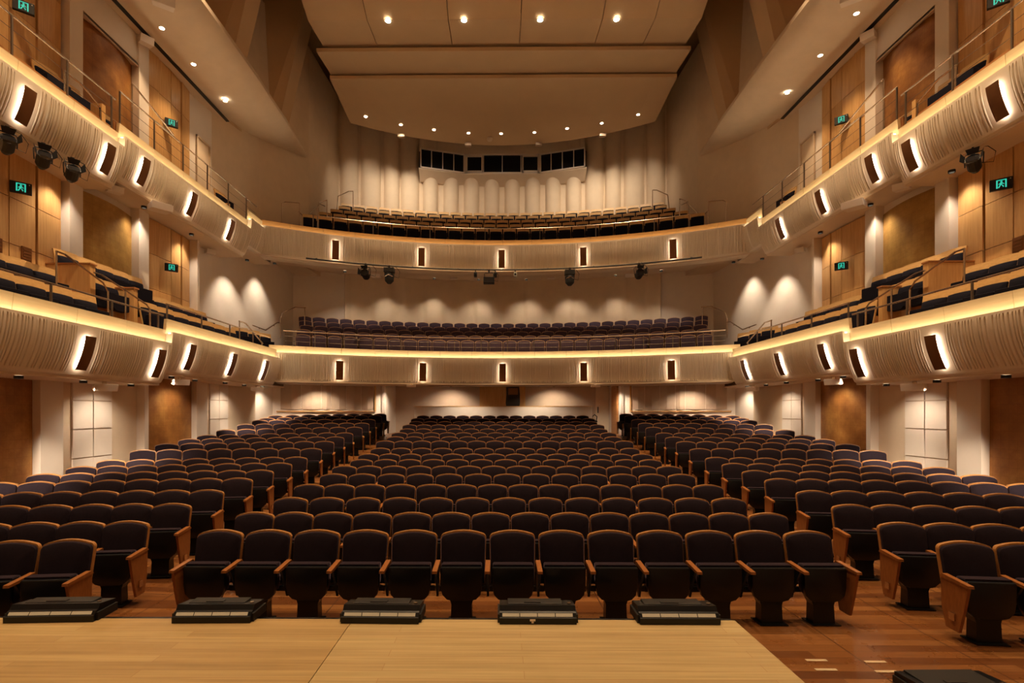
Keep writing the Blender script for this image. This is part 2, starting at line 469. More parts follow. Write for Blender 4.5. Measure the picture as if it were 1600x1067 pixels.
# ---- balcony seats (upholstered) and gallery seats (wood backed)
ME['bshell'] = mk_shell().mesh('back_shell', M['lightwood'], True)
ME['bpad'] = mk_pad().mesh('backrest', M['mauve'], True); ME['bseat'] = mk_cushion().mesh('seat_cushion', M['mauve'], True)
GO = back_outline(.265, .36, .93, .012, .02, 3, 4)
g = MB(); g.loft([lean(GO, 0), lean(GO, .035)]); ME['gback'] = g.mesh('back_panel', M['lightwood'])
GP = back_outline(.25, .37, .81, .012, .03, 3, 4); ME['gpad'] = mk_pad(GP, 1.2).mesh('back_pad', M['navy'], True)
g = MB(); s3 = [(x * 1.12, z) for x, z in SU]
g.loft([yz(inset(s3, .95), -.06), yz(s3, -.09), yz(s3, -.2), yz(inset(s3, .96), -.22)]); ME['gseat'] = g.mesh('seat_cushion', M['navy'], True)
def bseat(name, x, y, z, rz, label, group, kind):
    e = empty(name, (x, y, z), rz, label, 'theatre seat', group)
    for nm, key in ((('back_shell', 'bshell'), ('backrest', 'bpad'), ('seat_cushion', 'bseat')) if kind == 'b' else (('back_panel', 'gback'), ('back_pad', 'gpad'), ('seat_cushion', 'gseat'))):
        o = bpy.data.objects.new(nm, ME[key]); COL.objects.link(o); o.parent = e
    return e
LC, LR = 3.5, 15.7       # lower circle: centre of curvature and parapet radius
UC, UR = 3.1, 17.3
def arc(c, r, a): return (r * math.sin(a), c + r * math.cos(a))
LROWS = [(16.9, 4.18, 7.6), (17.78, 4.50, 7.9), (18.65, 4.81, 8.1), (19.5, 5.13, 8.45), (20.3, 5.45, 8.75)]
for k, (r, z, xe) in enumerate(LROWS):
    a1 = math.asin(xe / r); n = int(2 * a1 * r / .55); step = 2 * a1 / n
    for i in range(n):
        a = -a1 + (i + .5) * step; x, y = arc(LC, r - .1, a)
        bseat('circle_seat', x, y, z, -a, f'lit-mauve upholstered balcony seat, {ordw(i + 1)} from left, {ordw(k + 1)} row of lower balcony', f'lower balcony seats', 'b')
UROWS = [(18.7, 9.13, 7.9), (19.75, 9.7, 7.7), (20.8, 10.28, 7.6), (21.85, 10.86, 7.6), (22.9, 11.42, 7.8)]
for k, (r, z, xe) in enumerate(UROWS):
    a1 = math.asin(xe / r); n = int(2 * a1 * r / .575); step = 2 * a1 / n
    for i in range(n):
        a = -a1 + (i + .5) * step; x, y = arc(UC, r - .1, a)
        bseat('gallery_seat', x, y, z, -a, f'wood-backed gallery seat, {ordw(i + 1)} from left, {ordw(k + 1)} row of upper balcony', 'upper balcony seats', 'g')

# stepped floors under the balcony rows
def tiers(name, c, rows, r_in, z_in, thick_end, xlim, r_out):
    m = MB(); N = 40
    rs = [r_in] + [r - .62 for r, z, xe in rows[1:]] + [r_out]
    zs = [rows[i][1] - .0 for i in range(len(rows))]
    prof = []
    for i in range(len(rows)):
        prof += [(rs[i], zs[i]), (rs[i + 1], zs[i])]
    low = [(r_out, zs[-1] - thick_end), (r_in, zs[0] - .5 if z_in is None else z_in)]
    prof += low
    a1 = math.asin(xlim / (r_out)); rings = []
    for j in range(N + 1):
        a = -a1 + 2 * a1 * j / N
        rings.append([(*arc(c, r, a), z) for r, z in prof])
    m.loft(rings); return struct(m.build(name, [M['carpet']]))
tiers('floor_lower_balcony', LC, LROWS, 15.95, 3.34, 1.8, 8.9, 20.95)
tiers('floor_upper_balcony', UC, UROWS, 17.6, 8.05, 2.3, 8.5, 23.6)
# pale soffits just below them
def soffit(name, c, r0, z0, r1, z1, xlim, mat):
    m = MB(); rings = []; N = 32
    for j in range(N + 1):
        t = -1 + 2 * j / N; row = []
        for r, z in ((r0, z0), (r1, z1), (r1, z1 + .03), (r0, z0 + .03)):
            a = math.asin(min(.99, xlim / r)) * t; row.append((*arc(c, r, a), z))
        rings.append(row)
    m.loft(rings); return struct(m.build(name, mat))
soffit('ceiling_lower', LC, 15.8, 3.28, 22.5, 3.56, 9.3, M['plaster'])
soffit('ceiling_upper', UC, 17.4, 7.86, 22.6, 8.72, 9.4, M['plaster'])

# ------------------------------------------------------------------ balcony fronts
PROF = []
def profile(k):
    pts = []
    T = [0, .04, .08, .16, .26, .36, .46, .56, .66, .74, .80, .84, .88]
    for i, t in enumerate(T):
        mask = 0 if (t <= .04 or t >= .82) else 1
        pts.append((.32 * t * t * k, (.5 - t) * k, mask))
    for d, z in ((.30, -.41), (.40, -.44), (.62, -.45)): pts.append((d * k, z * k, 0))
    return pts
def prof_at(zr, k):
    t = .5 - zr / k
    return .32 * t * t * k
def line_path(x, y0, y1, sgn):
    L = y1 - y0
    return (lambda s: (x, y0 + s, -sgn, 0.)), L     # sgn = side (-1 left): outward normal towards the hall
def arc_path(c, r, xe, extra=0):
    a1 = math.asin(xe / r); L = 2 * a1 * r
    def f(s):
        a = -a1 + s / r; x, y = arc(c, r, a)
        return (x, y, -math.sin(a), -math.cos(a))
    return f, L
WL = []
def balcony_front(path, L, zc, k, slots, label, glow_label, fh=.34, fm='fascia', cm='cove'):
    root = empty('balcony_parapet', (0, 0, 0), 0, label, 'balcony front', 'ribbed balcony fronts')
    prof = profile(k)
    # stations with ribs
    st_ = []; s = .03; st_.append((0, 0))
    rng = random.Random(int(zc * 100) + int(L * 10))
    while s < L - .05:
        near = min([abs(s - q) for q in slots] + [9])
        w = rng.choice([.042, .046, .05, .054, .06, .075])
        if near < .25: st_.append((s, 0)); s += .05; continue
        g = rng.choice([.026, .030, .034])
        st_ += [(s, 0), (s + w * .16, .005), (s + w * .44, .005), (s + w * .60, 0), (s + w * .68, -g), (s + w * .92, -g), (s + w * .995, 0)]
        s += w
        if rng.random() < .10: st_.append((s, 0)); s += .05
    st_ = [q for q in st_ if q[0] < L - .02] + [(L, 0)]
    m = MB(); rings = []
    for s, h in st_:
        x, y, nx, ny = path(s)
        ring = []
        for i, (d, z, mk) in enumerate(prof):
            off = -d + h * mk
            ring.append((x + nx * off, y + ny * off, zc + z))
        for d, z in ((.62, -.40), (.30, .40), (.26, .46), (.045, .46), (.03, .50)):
            ring.append((x - nx * d * k, y - ny * d * k, zc + z * k))
        rings.append(ring)
    m.loft(rings); m.build('ribbed_shell', M['shell'], root, smooth=False)
    # cove strip
    m = MB(); rings = []; N = max(2, int(L / .4))
    for j in range(N + 1):
        x, y, nx, ny = path(L * j / N)
        rings.append([(x - nx * d * k, y - ny * d * k, zc + z * k) for d, z in ((.06, .462), (.10, .462), (.10, .472), (.06, .472))])
    m.loft(rings); c = m.build('cove_strip', M[cm], root); c['label'] = 'warm glowing light strip under the wooden fascia'
    # fascia boards
    m = MB(); nb = max(1, round(L / 1.15)); g = .004
    for b in range(nb):
        rings = []
        for j in range(4):
            s = L * b / nb + g + (L / nb - 2 * g) * j / 3
            x, y, nx, ny = path(s)
            rings.append([(x - nx * d, y - ny * d, zc + z) for d, z in ((.17 * k, .455 * k), (.13 * k, .455 * k + fh), (.20 * k, .455 * k + fh), (.23 * k, .455 * k))])
        m.loft(rings)
    m.build('wood_fascia', M[fm], root)
    for s in slots: WL.append((path, s, zc, k))
    return root

def wall_light(path, s, zc, k, label):
    x0, y0, nx, ny = path(s)
    e = empty('wall_light', (x0, y0, zc), 0, label, 'wall light', 'bronze wall lights on the balcony fronts')
    hw = .115 * (1 if k < 1.05 else 1.08); zz = [.30 - .6 * i / 8 for i in range(9)]
    def strip(o0, o1, hw, zs, name, mat):
        rings = []
        for z in zs:
            d = prof_at(z * k, k); ring = []
            for sx, oo in ((-hw, o0), (hw, o0), (hw, o1), (-hw, o1)):
                px, py, qx, qy = path(s + sx)
                ring.append((px - qx * d + qx * oo - x0, py - qy * d + qy * oo - y0, z * k))
            rings.append(ring)
        m = MB(); m.loft(rings); return m.build(name, mat, e)
    strip(.066, .080, hw, zz, 'cover_plate', M['bronze'])
    gl = strip(.010, .042, hw * .58, [z * .90 for z in zz], 'glowing_core', M['halo'])

# measured bay positions
XL, XU = 7.5, 8.5
lowseg = [(3.0, 11.45, 3.31, [4.6, 6.9, 9.09, 11.05]), (11.47, 17.15, 3.565, [12.17, 14.1, 16.07])]
uppseg = [(3.0, 11.35, 7.68, [4.6, 6.9, 9.0, 10.9]), (11.37, 17.2, 7.925, [12.0, 13.9, 15.9]), (17.22, 18.35, 8.30, [])]
SN = {-1: 'left', 1: 'right'}
for sd in (-1, 1):
    for lev, X, segs in (('lower', XL, lowseg), ('upper', XU, uppseg)):
        for j, (y0, y1, zc, sl) in enumerate(segs):
            p, L = line_path(sd * X, y0, y1, sd)
            where = ['nearest the stage', 'stepped up behind the nearest one', 'short one joining the curved centre'][j]
            balcony_front(p, L, zc, 1.0, [y - y0 for y in sl], f'ribbed cream {lev} balcony front on the {SN[sd]} side, {where}', '')
pl, Ll = arc_path(LC, LR, 7.85)
aL = lambda x, r: math.asin(x / r) * r + math.asin(7.62 / LR) * LR
balcony_front(pl, Ll, 3.73, 1.1, [math.asin(x / LR) * LR + Ll / 2 for x in (-5.8, -2.97, -.02, 2.97, 5.9)], 'ribbed cream curved balcony front across the back, lower level', '', .30)
pu, Lu = arc_path(UC, UR, 8.75)
balcony_front(pu, Lu, 8.36, 1.1, [math.asin(x / UR) * UR + Lu / 2 for x in (-6.3, -3.2, -.05, 3.15, 6.35)], 'ribbed cream curved balcony front across the back, upper level', '', .28, 'fascia_b', 'cove_b')
cnt = {}
for path, s, zc, k in WL:
    x, y, nx, ny = path(s)
    lev = 'upper' if zc > 6 else 'lower'
    if abs(ny) > .1:
        i = [1, 2, 3, 4, 5][sum(1 for t in (-4.5, -1.5, 1.5, 4.5) if x > t)]
        lab = f'glowing bronze wall light, {ordw(i)} from left on the curved {lev} balcony front'
    else:
        sd = SN[-1 if x < 0 else 1]
        key = (lev, sd); cnt[key] = cnt.get(key, 0) + 1
        if y < 8: lab = f'glowing bronze wall light beside the stage, {sd} {lev} balcony front, {ordw(cnt[key])} from stage end'
        else: lab = f'glowing bronze wall light on {sd} {lev} balcony side, {ordw(cnt[key] - 2)} from picture edge'
    wall_light(path, s, zc, k, lab)

# ------------------------------------------------------------------ side balcony slabs, seats, boxes
for sd in (-1, 1):
    for lev, X, segs, nm in (('lower', XL, lowseg, 'lower'), ('upper', XU, uppseg, 'upper')):
        for j, (y0, y1, zc, sl) in enumerate(segs):
            m = MB(); m.box(sd * (X + .32), sd * 9.75, y0, y1 + (1.0 if j == len(segs) - 1 else 0), zc - .40, zc + .05 + .25 * (lev == 'upper'))
            struct(m.build(f'floor_{SN[sd]}_{lev}_balcony', M['carpet']))
            m = MB(); m.box(sd * (X + .30), sd * 9.75, y0 - .01, y1 + .01 + (1.0 if j == len(segs) - 1 else 0), zc - .45, zc - .405)
            struct(m.build(f'ceiling_{SN[sd]}_{lev}_balcony', M['plaster']))
# side seats lower level
def side_row(sd, x, ys, ztop, rowname, lev='lower'):
    for i, y in enumerate(ys):
        bseat('gallery_seat', sd * x, y, ztop - .92, -sd * math.radians(82),
              f'wood-backed seat on {SN[sd]} {lev} balcony side, {ordw(i + 1)} along the {rowname}', f'{SN[sd]} side balcony seats', 'g')
rng_ = lambda a, b, n: [a + (b - a) * i / (n - 1) for i in range(n)]
for sd in (-1, 1):
    side_row(sd, 8.15, rng_(7.6, 9.9, 5), 4.56, 'front row nearest the stage')
    side_row(sd, 8.95, rng_(8.3, 9.9, 4), 5.10, 'middle row nearest the stage')
    side_row(sd, 9.22, rng_(10.75, 12.75, 5), 5.66, 'back row beside the gold panel')
    side_row(sd, 8.75, rng_(10.85, 11.85, 3), 5.16, 'row behind the taller box')
    side_row(sd, 9.1, rng_(13.0, 15.4, 5), 5.30, 'back row of the rear section')
    side_row(sd, 8.3, rng_(11.95, 15.6, 7), 4.82, 'front row of the rear section')
    for i, (x, y) in enumerate(((8.8, 17.1), (8.7, 17.75), (8.6, 18.4))):
        bseat('gallery_seat', sd * x, y, 4.18, -sd * math.radians(50), f'dark seat at {SN[sd]} corner of lower balcony, {ordw(i + 1)} from side section', f'{SN[sd]} side balcony seats', 'g')
    # wooden step risers below the seats
    m = MB()
    m.box(sd * 8.62, sd * 9.58, 7.2, 10.3, 3.37, 4.08); m.box(sd * 9.0, sd * 9.58, 10.64, 13.05, 3.37, 4.72); m.box(sd * 8.42, sd * 9.0, 10.64, 12.2, 3.37, 4.22)
    m.box(sd * 8.72, sd * 9.58, 13.05, 15.7, 3.62, 4.28); m.box(sd * 7.95, sd * 8.72, 12.25, 15.9, 3.62, 3.78); m.box(sd * 7.9, sd * 8.62, 7.2, 10.3, 3.37, 3.5); m.box(sd * 8.2, sd * 9.3, 16.8, 18.9, 3.62, 4.17)
    struct(m.build(f'floor_{SN[sd]}_riser', M['redwood']))
    # wooden boxes flanking the steps
    for nm, (x0, x1, y0, y1, z0, z1), lab in (
            ('partition_box', (8.56, 9.56, 10.46, 10.6, 3.4, 5.30), 'tall maple partition beside the steps on the {} lower balcony'),
            ('partition_box', (8.40, 9.28, 11.5, 11.62, 3.4, 5.05), 'second maple partition at the section step on the {} lower balcony')):
        b = MB(); b.box(sd * x0, sd * x1, y0, y1, z0, z1)
        o = b.build(nm, M['maple'], bevel=.006); tag(o, lab.format(SN[sd]), 'partition')
        b = MB(); b.box(sd * (x0 - .02), sd * (x1 + .02), y0 - .02, y1 + .02, z1, z1 + .03); b.build('top_cap', M['redwood'], o)
    # upper side seats
    side_row(sd, 9.25, [10.3, 10.85], 9.28, 'first pair in view', 'upper')
    side_row(sd, 9.2, [12.0, 12.55], 9.2, 'second pair in view', 'upper')
    side_row(sd, 9.15, [16.6], 9.45, 'rear end', 'upper')
    m = MB(); m.box(sd * 8.72, sd * 9.58, 8.2, 11.1, 7.98, 8.36); m.box(sd * 8.72, sd * 9.58, 11.6, 13.0, 8.22, 8.28); m.box(sd * 8.72, sd * 9.58, 16.2, 17.1, 8.22, 8.54)
    struct(m.build(f'floor_{SN[sd]}_upper_riser', M['redwood']))
    for (y0, y1, z0, z1, lab) in ((11.02, 11.12, 8.0, 8.95, 'maple partition at the stage end of {} upper balcony'), (16.2, 16.3, 8.25, 8.9, 'maple partition at the far end of {} upper balcony')):
        b = MB(); b.box(sd * 8.75, sd * 9.5, y0, y1, z0, z1); o = b.build('partition_box', M['maple'], bevel=.006); tag(o, lab.format(SN[sd]), 'partition')
    # inner brown kick board behind the rail on the upper level
    b = MB(); b.box(sd * 8.78, sd * 8.82, 3.0, 11.3, 7.98, 8.62); b.box(sd * 8.78, sd * 8.82, 11.4, 17.1, 8.22, 8.80)
    o = b.build('kick_board', M['redwood']); tag(o, f'brown timber kick board behind the rail, {SN[sd]} upper balcony', 'board')

# ------------------------------------------------------------------ railings
def railing(label, pts, zt, zb, spacing, wires=2, r=.019, ztops=None):
    """pts: plan polyline; top rail at zt, posts down to zb"""
    e = empty('balcony_rail', (*pts[0], zb), 0, label, 'railing')
    ox, oy = pts[0]
    m = MB(); m.tube([(x - ox, y - oy, zt - zb) for x, y in pts], r, 8); m.build('handrail', M['steel'], e, smooth=True)
    m = MB()
    for w in range(wires):
        m.tube([(x - ox, y - oy, (zt - zb) * (w + 1) / (wires + 1)) for x, y in pts], .005, 5)
    if wires: m.build('wire', M['darksteel'], e, smooth=True)
    d = 0; nxt = .03
    post = MB(); post.box(-.014, .014, -.014, .014, 0, zt - zb); pm = post.mesh('post', M['darksteel'])
    for (x0, y0), (x1, y1) in zip(pts, pts[1:]):
        L = math.hypot(x1 - x0, y1 - y0)
        while nxt <= d + L - .005:
            t = (nxt - d) / L; o = link('post', pm, e); o.location = (x0 + (x1 - x0) * t - ox, y0 + (y1 - y0) * t - oy, 0); nxt += spacing
        d += L
    return e
for sd in (-1, 1):
    n = SN[sd]
    railing(f'steel rail on the {n} lower balcony side, section nearest the stage', [(sd * 7.67, 3.1), (sd * 7.67, 11.4)], 4.42, 4.10, 1.35, 0)
    railing(f'steel rail on the {n} lower balcony side, rear section', [(sd * 7.67, 11.5), (sd * 7.67, 16.8)], 4.70, 4.36, 1.35, 0)
    railing(f'steel rail on the {n} upper balcony side, section nearest the stage', [(sd * 8.67, 3.1), (sd * 8.67, 11.3)], 9.2, 8.47, 1.15, 2)
    railing(f'steel rail on the {n} upper balcony side, rear section', [(sd * 8.67, 11.4), (sd * 8.67, 17.9)], 9.46, 8.71, 1.15, 2)
pts = [arc(LC, LR + .19, a) for a in [(-.495 + .99 * i / 40) for i in range(41)]]
railing('long steel rail curving in front of the lower balcony seats', pts, 5.04, 4.52, 1.0, 2, .022)
pts = [arc(UC, UR + .19, a) for a in [(-.42 + .84 * i / 40) for i in range(41)]]
railing('long thin steel rail curving in front of the upper balcony seats', pts, 9.62, 9.12, 2.2, 0, .016)

def handrail(name_label, pts, posts, r=.02):
    e = empty('stair_handrail', pts[0], 0, name_label, 'handrail'); o = Vector(pts[0])
    m = MB(); m.tube([Vector(p) - o for p in pts], r, 8); m.build('rail', M['steel'], e, smooth=True)
    for (x, y, z0, z1) in posts:
        m = MB(); m.cyl(Vector((x, y, z0)) - o, Vector((x, y, z1)) - o, r * .9, 8); m.build('post', M['steel'], e, smooth=True)
for sd in (-1, 1):
    n = SN[sd]
    handrail(f'bent steel handrail by the tall partition, {n} lower balcony', [(sd * 8.65, 9.75, 5.35), (sd * 8.65, 9.95, 5.35), (sd * 8.4, 10.6, 4.95), (sd * 8.38, 10.7, 4.8), (sd * 8.38, 10.72, 3.8)], [(sd * 8.65, 9.76, 4.1, 5.35)])
    handrail(f'bent steel handrail by the low partition, {n} lower balcony', [(sd * 8.45, 10.42, 5.12), (sd * 8.45, 10.65, 5.12), (sd * 8.15, 11.55, 4.7), (sd * 8.12, 11.62, 4.6), (sd * 8.12, 11.64, 3.7)], [(sd * 8.3, 11.1, 3.7, 4.9)])
    handrail(f'steel handrail at the rear steps of the {n} lower balcony', [(sd * 7.85, 15.1, 4.95), (sd * 7.85, 15.5, 4.95), (sd * 7.75, 16.4, 4.45)], [(sd * 7.85, 15.12, 3.7, 4.95), (sd * 7.76, 16.35, 3.8, 4.5)])
    handrail(f'wall handrail with a bend on the {n} wall beside the lower balcony', [(sd * 8.95, 18.2, 5.35), (sd * 8.85, 19.0, 5.3), (sd * 8.8, 19.9, 5.75), (sd * 8.8, 20.2, 5.78)], [(sd * 8.9, 18.6, 5.28, 5.33), (sd * 8.8, 19.6, 5.55, 5.6)])
    handrail(f'steel handrail at the {n} end of lower balcony back rows', [(sd * 8.9, 20.4, 5.95), (sd * 8.85, 20.5, 6.25), (sd * 8.5, 20.9, 6.55), (sd * 8.1, 21.0, 6.55)], [(sd * 8.9, 20.4, 5.2, 5.96), (sd * 8.15, 21.0, 5.6, 6.54)])
    handrail(f'tall steel handrail at the stage end of the {n} upper balcony', [(sd * 8.75, 11.9, 9.95), (sd * 8.75, 12.0, 9.95), (sd * 8.72, 13.4, 9.55)], [(sd * 8.75, 11.92, 8.3, 9.95)])
    handrail(f'short steel handrail by the first seats, {n} upper balcony', [(sd * 8.8, 10.1, 9.05), (sd * 8.8, 10.5, 9.05), (sd * 8.78, 11.0, 8.85), (sd * 8.78, 11.02, 8.4)], [(sd * 8.8, 10.12, 8.1, 9.05)])
    handrail(f'looped steel handrail where the {n} side meets the curved upper balcony', [(sd * 8.2, 18.9, 9.1), (sd * 8.2, 18.9, 10.0), (sd * 8.15, 19.1, 10.12), (sd * 7.7, 19.3, 10.15)], [(sd * 7.7, 19.3, 9.1, 10.15)])
    handrail(f'sloping steel handrail up the {n} steps of the upper balcony', [(sd * 8.0, 20.0, 10.1), (sd * 7.9, 20.4, 10.0), (sd * 8.0, 22.3, 11.35), (sd * 7.9, 22.7, 11.4)], [(sd * 7.9, 20.45, 9.3, 10.05), (sd * 8.0, 22.2, 10.5, 11.3)])
    handrail(f'bent steel handrail beside the {n} seats of upper balcony front rows', [(sd * 7.5, 20.6, 9.9), (sd * 7.45, 20.7, 10.75), (sd * 7.3, 21.2, 11.05)], [(sd * 7.3, 21.2, 10.1, 11.05)])
    handrail(f'bent steel handrail at the {n} end of upper balcony back row', [(sd * 7.55, 23.2, 11.3), (sd * 7.5, 23.3, 12.1), (sd * 7.1, 23.6, 12.45), (sd * 6.9, 23.6, 12.45)], [(sd * 6.9, 23.6, 11.4, 12.45)])

# ------------------------------------------------------------------ walls : stalls level
def tiles(name, sd, x, y0, y1, z0, z1, label, rows=5):
    """pale wall panel of two columns of square tiles with fine grooves"""
    e = MB(); g = .013; h = (z1 - z0) / rows; w = (y1 - y0) / 2
    for c in range(2):
        for r in range(rows):
            a = (y0 + c * w + g, y0 + (c + 1) * w - g, z0 + r * h + g, z0 + (r + 1) * h - g)
            e.box(sd * x, sd * (x - .04), *a)
    o = e.build(name, M['white']); tag(o, label, 'wall panel')
    b = MB(); b.box(sd * (x - .008), sd * (x + .02), y0, y1, z0, z1); b.build('groove_backing', M['taupe'], o); return o
for sd in (-1, 1):
    n = SN[sd]; X = 8.9
    m = MB(); m.box(sd * X, sd * 9.7, -2, 18.3, -.2, 3.3); struct(m.build(f'wall_{n}', M['plaster']))
    m = MB(); m.box(sd * 9.05, sd * 9.7, 18.3, 20.05, -.2, 4.0); struct(m.build(f'wall_{n}_rear', M['white']))
    for j, (y0, y1) in enumerate(((4.5, 9.5), (12.45, 14.45))):
        m = MB(); N = 10; w = [(sd * (X - .02 - .10 * math.sin(PI * i / N)), y0 + (y1 - y0) * i / N) for i in range(N + 1)]
        m.loft([[(x, y, .35), (x, y, 3.15), (sd * X, y, 3.15), (sd * X, y, .35)] for x, y in w])
        o = m.build('gold_panel', M['copper'], smooth=True); tag(o, f'coppery gold-leaf wall panel at stalls level, {n} side, ' + ('at the picture edge', 'between white pilasters')[j], 'wall panel', 'gold wall panels')
    m = MB()
    for y0, y1 in ((9.52, 10.02), (14.47, 15.0)): m.box(sd * (X - .16), sd * X, y0, y1, 0, 3.25)
    for y0, y1 in ((12.28, 12.42),): m.box(sd * (X - .2), sd * X, y0, y1, 0, 3.25)
    struct(m.build(f'trim_{1 if sd < 0 else 2}', M['white']))
    tiles('tile_panel', sd, X, 10.38, 11.46, .1, 3.1, f'white panel of square tiles on the {n} stalls wall, nearer the stage')
    tiles('tile_panel', sd, X, 15.35, 16.4, .3, 3.2, f'white panel of square tiles on the {n} stalls wall, farther from the stage')
# back of the stalls
for sd in (-1, 1):
    n = SN[sd]
    a, b = Vector((sd * 9.1, 20.0)), Vector((sd * 5.3, 22.7)); d = (b - a); L = d.length; d.normalize(); nv = Vector((-d.y, d.x)) * (1 if sd > 0 else -1)
    if nv.y > 0: nv = -nv
    def q(t, off, z): p = a + d * t + nv * off; return (p.x, p.y, z)
    m = MB(); m.prism([q(0, 0, .5), q(L, 0, .5), q(L, -.12, .5), q(0, -.12, .5)], (0, 0, 3.3)); struct(m.build(f'wall_back_{n}', M['white']))
    m = MB(); m.box(sd * 5.2, sd * 5.34, 22.6, 25.1, .8, 3.8); struct(m.build(f'wall_entry_{n}', M['white']))
    e = empty('acoustic_panel', q(L / 2, 0, 2.3), 0, f'row of fawn acoustic boards on the {n} back wall of the stalls', 'wall panel')
    e.location = (0, 0, 0)
    cuts = [.35, 1.15, 1.95, 2.35, 3.0, 3.65, 4.2]
    for c0, c1 in zip(cuts, cuts[1:]):
        m = MB(); m.loft([[q(c0 + .01, .01, z), q((c0 + c1) / 2, .06, z), q(c1 - .01, .01, z), q(c1 - .01, 0, z), q(c0 + .01, 0, z)] for z in (2.36, 3.36)]); m.build('board', M['taupe'], e, smooth=False)
    m = MB(); m.prism([q(.2, .0, 2.26), q(4.3, .0, 2.26), q(4.3, .07, 2.26), q(.2, .07, 2.26)], (0, 0, .04)); m.prism([q(4.24, .0, 2.3), q(4.3, .0, 2.3), q(4.3, .07, 2.3), q(4.24, .07, 2.3)], (0, 0, 1.1)); m.build('frame_ledge', M['maple'], e)
m = MB(); m.box(-5.35, 5.35, 25.0, 25.2, .8, 3.9); struct(m.build('wall_back_stalls', M['taupe']))
# back-wall details: timber doors, right door, sound desk
dr = MB(); dr.box(-1.1, 1.12, 24.93, 25.0, 1.2, 3.55); o = dr.build('door_1', M['maple']); struct(o)
dr = MB(); dr.box(4.55, 5.18, 24.9, 25.0, 1.2, 3.5); o = struct(dr.build('door_2', M['plaster'])); h = MB(); h.box(4.62, 4.66, 24.84, 24.9, 2.2, 2.5); h.build('door_handle', M['black'], o)
dr = MB(); dr.box(5.12, 5.20, 23.0, 24.1, 1.2, 3.45); o = struct(dr.build('door_3', M['redwood']))
e = empty('sound_desk', (0, 22.3, 1.2), 0, 'long pale counter of the sound position behind the centre stalls', 'counter')
m = MB(); m.box(-3.85, 3.9, 0, .08, 0, 1.28); m.build('front_panel', M['white'], e)
m = MB(); m.box(-3.87, 3.92, -.02, .5, 1.28, 1.31); m.build('counter_top', M['maple'], e)
m = MB(); m.box(-3.85, -3.77, .08, .8, 0, 1.28); m.box(3.82, 3.9, .08, .8, 0, 1.28); m.build('side_panel', M['white'], e)
e = empty('flight_case', (.45, 22.62, 2.51), 0, 'tall black covered case standing on the sound counter', 'case')
e.location.y = 22.5
m = MB(); m.loft([[(-.29, -.12, 0), (.29, -.12, 0), (.29, .2, 0), (-.29, .2, 0)], [(-.31, -.13, .16), (.31, -.13, .16), (.31, .2, .16), (-.31, .2, .16)], [(-.28, -.12, .5), (.31, -.12, .5), (.31, .2, .5), (-.28, .2, .5)], [(-.29, -.1, .84), (.28, -.1, .86), (.28, .2, .86), (-.29, .2, .84)]]); m.build('cover', M['blackmatt'], e, bevel=.02)
m = MB(); m.box(-.2, .22, -.135, -.12, .5, .78); m.build('screen', M['bronze'], e)
e = empty('headset', (4.02, 22.4, 2.0), 0, 'small black headset hanging at the right end of sound counter', 'headset')
m = MB(); m.tube([(-.08, 0, -.1), (-.1, 0, .05), (0, 0, .14), (.1, 0, .05), (.08, 0, -.1)], .025, 6); m.cyl((-.1, -.03, -.14), (-.1, .03, -.14), .05); m.cyl((.06, -.03, -.16), (.06, .03, -.16), .06); m.build('headband', M['blackmatt'], e)

# ------------------------------------------------------------------ walls : balcony levels
WX = 9.6
def wood_bay(sd, y0, y1, z0, z1, strips, label, name='maple_panelling', rows=4, bow=.10):
    e = empty(name, (0, 0, 0), 0, label, 'wall panelling')
    ds = strips
    for i, (a, b) in enumerate(zip(ds, ds[1:])):
        m = MB(); h = (z1 - z0) / rows
        for r in range(rows):
            ring = []
            off = .05 + bow * (.5 if i in (0, len(ds) - 2) else 1) * .6
            off2 = .05 + bow * .9
            oa, ob = (off, off2) if i < (len(ds) - 1) / 2 else (off2, off)
            for z in (z0 + r * h + .006, z0 + (r + 1) * h - .006):
                ring.append([(sd * (WX - oa), a + .012, z), (sd * (WX - ob), b - .012, z), (sd * (WX - .01), b - .012, z), (sd * (WX - .01), a + .012, z)])
            m.loft(ring)
        o = m.build('panel_strip', M['maple'], e)
    m = MB(); m.box(sd * (WX - .03), sd * WX, y0, y1, z0, z1); m.build('dark_backing', M['redwood'], e)
    return e
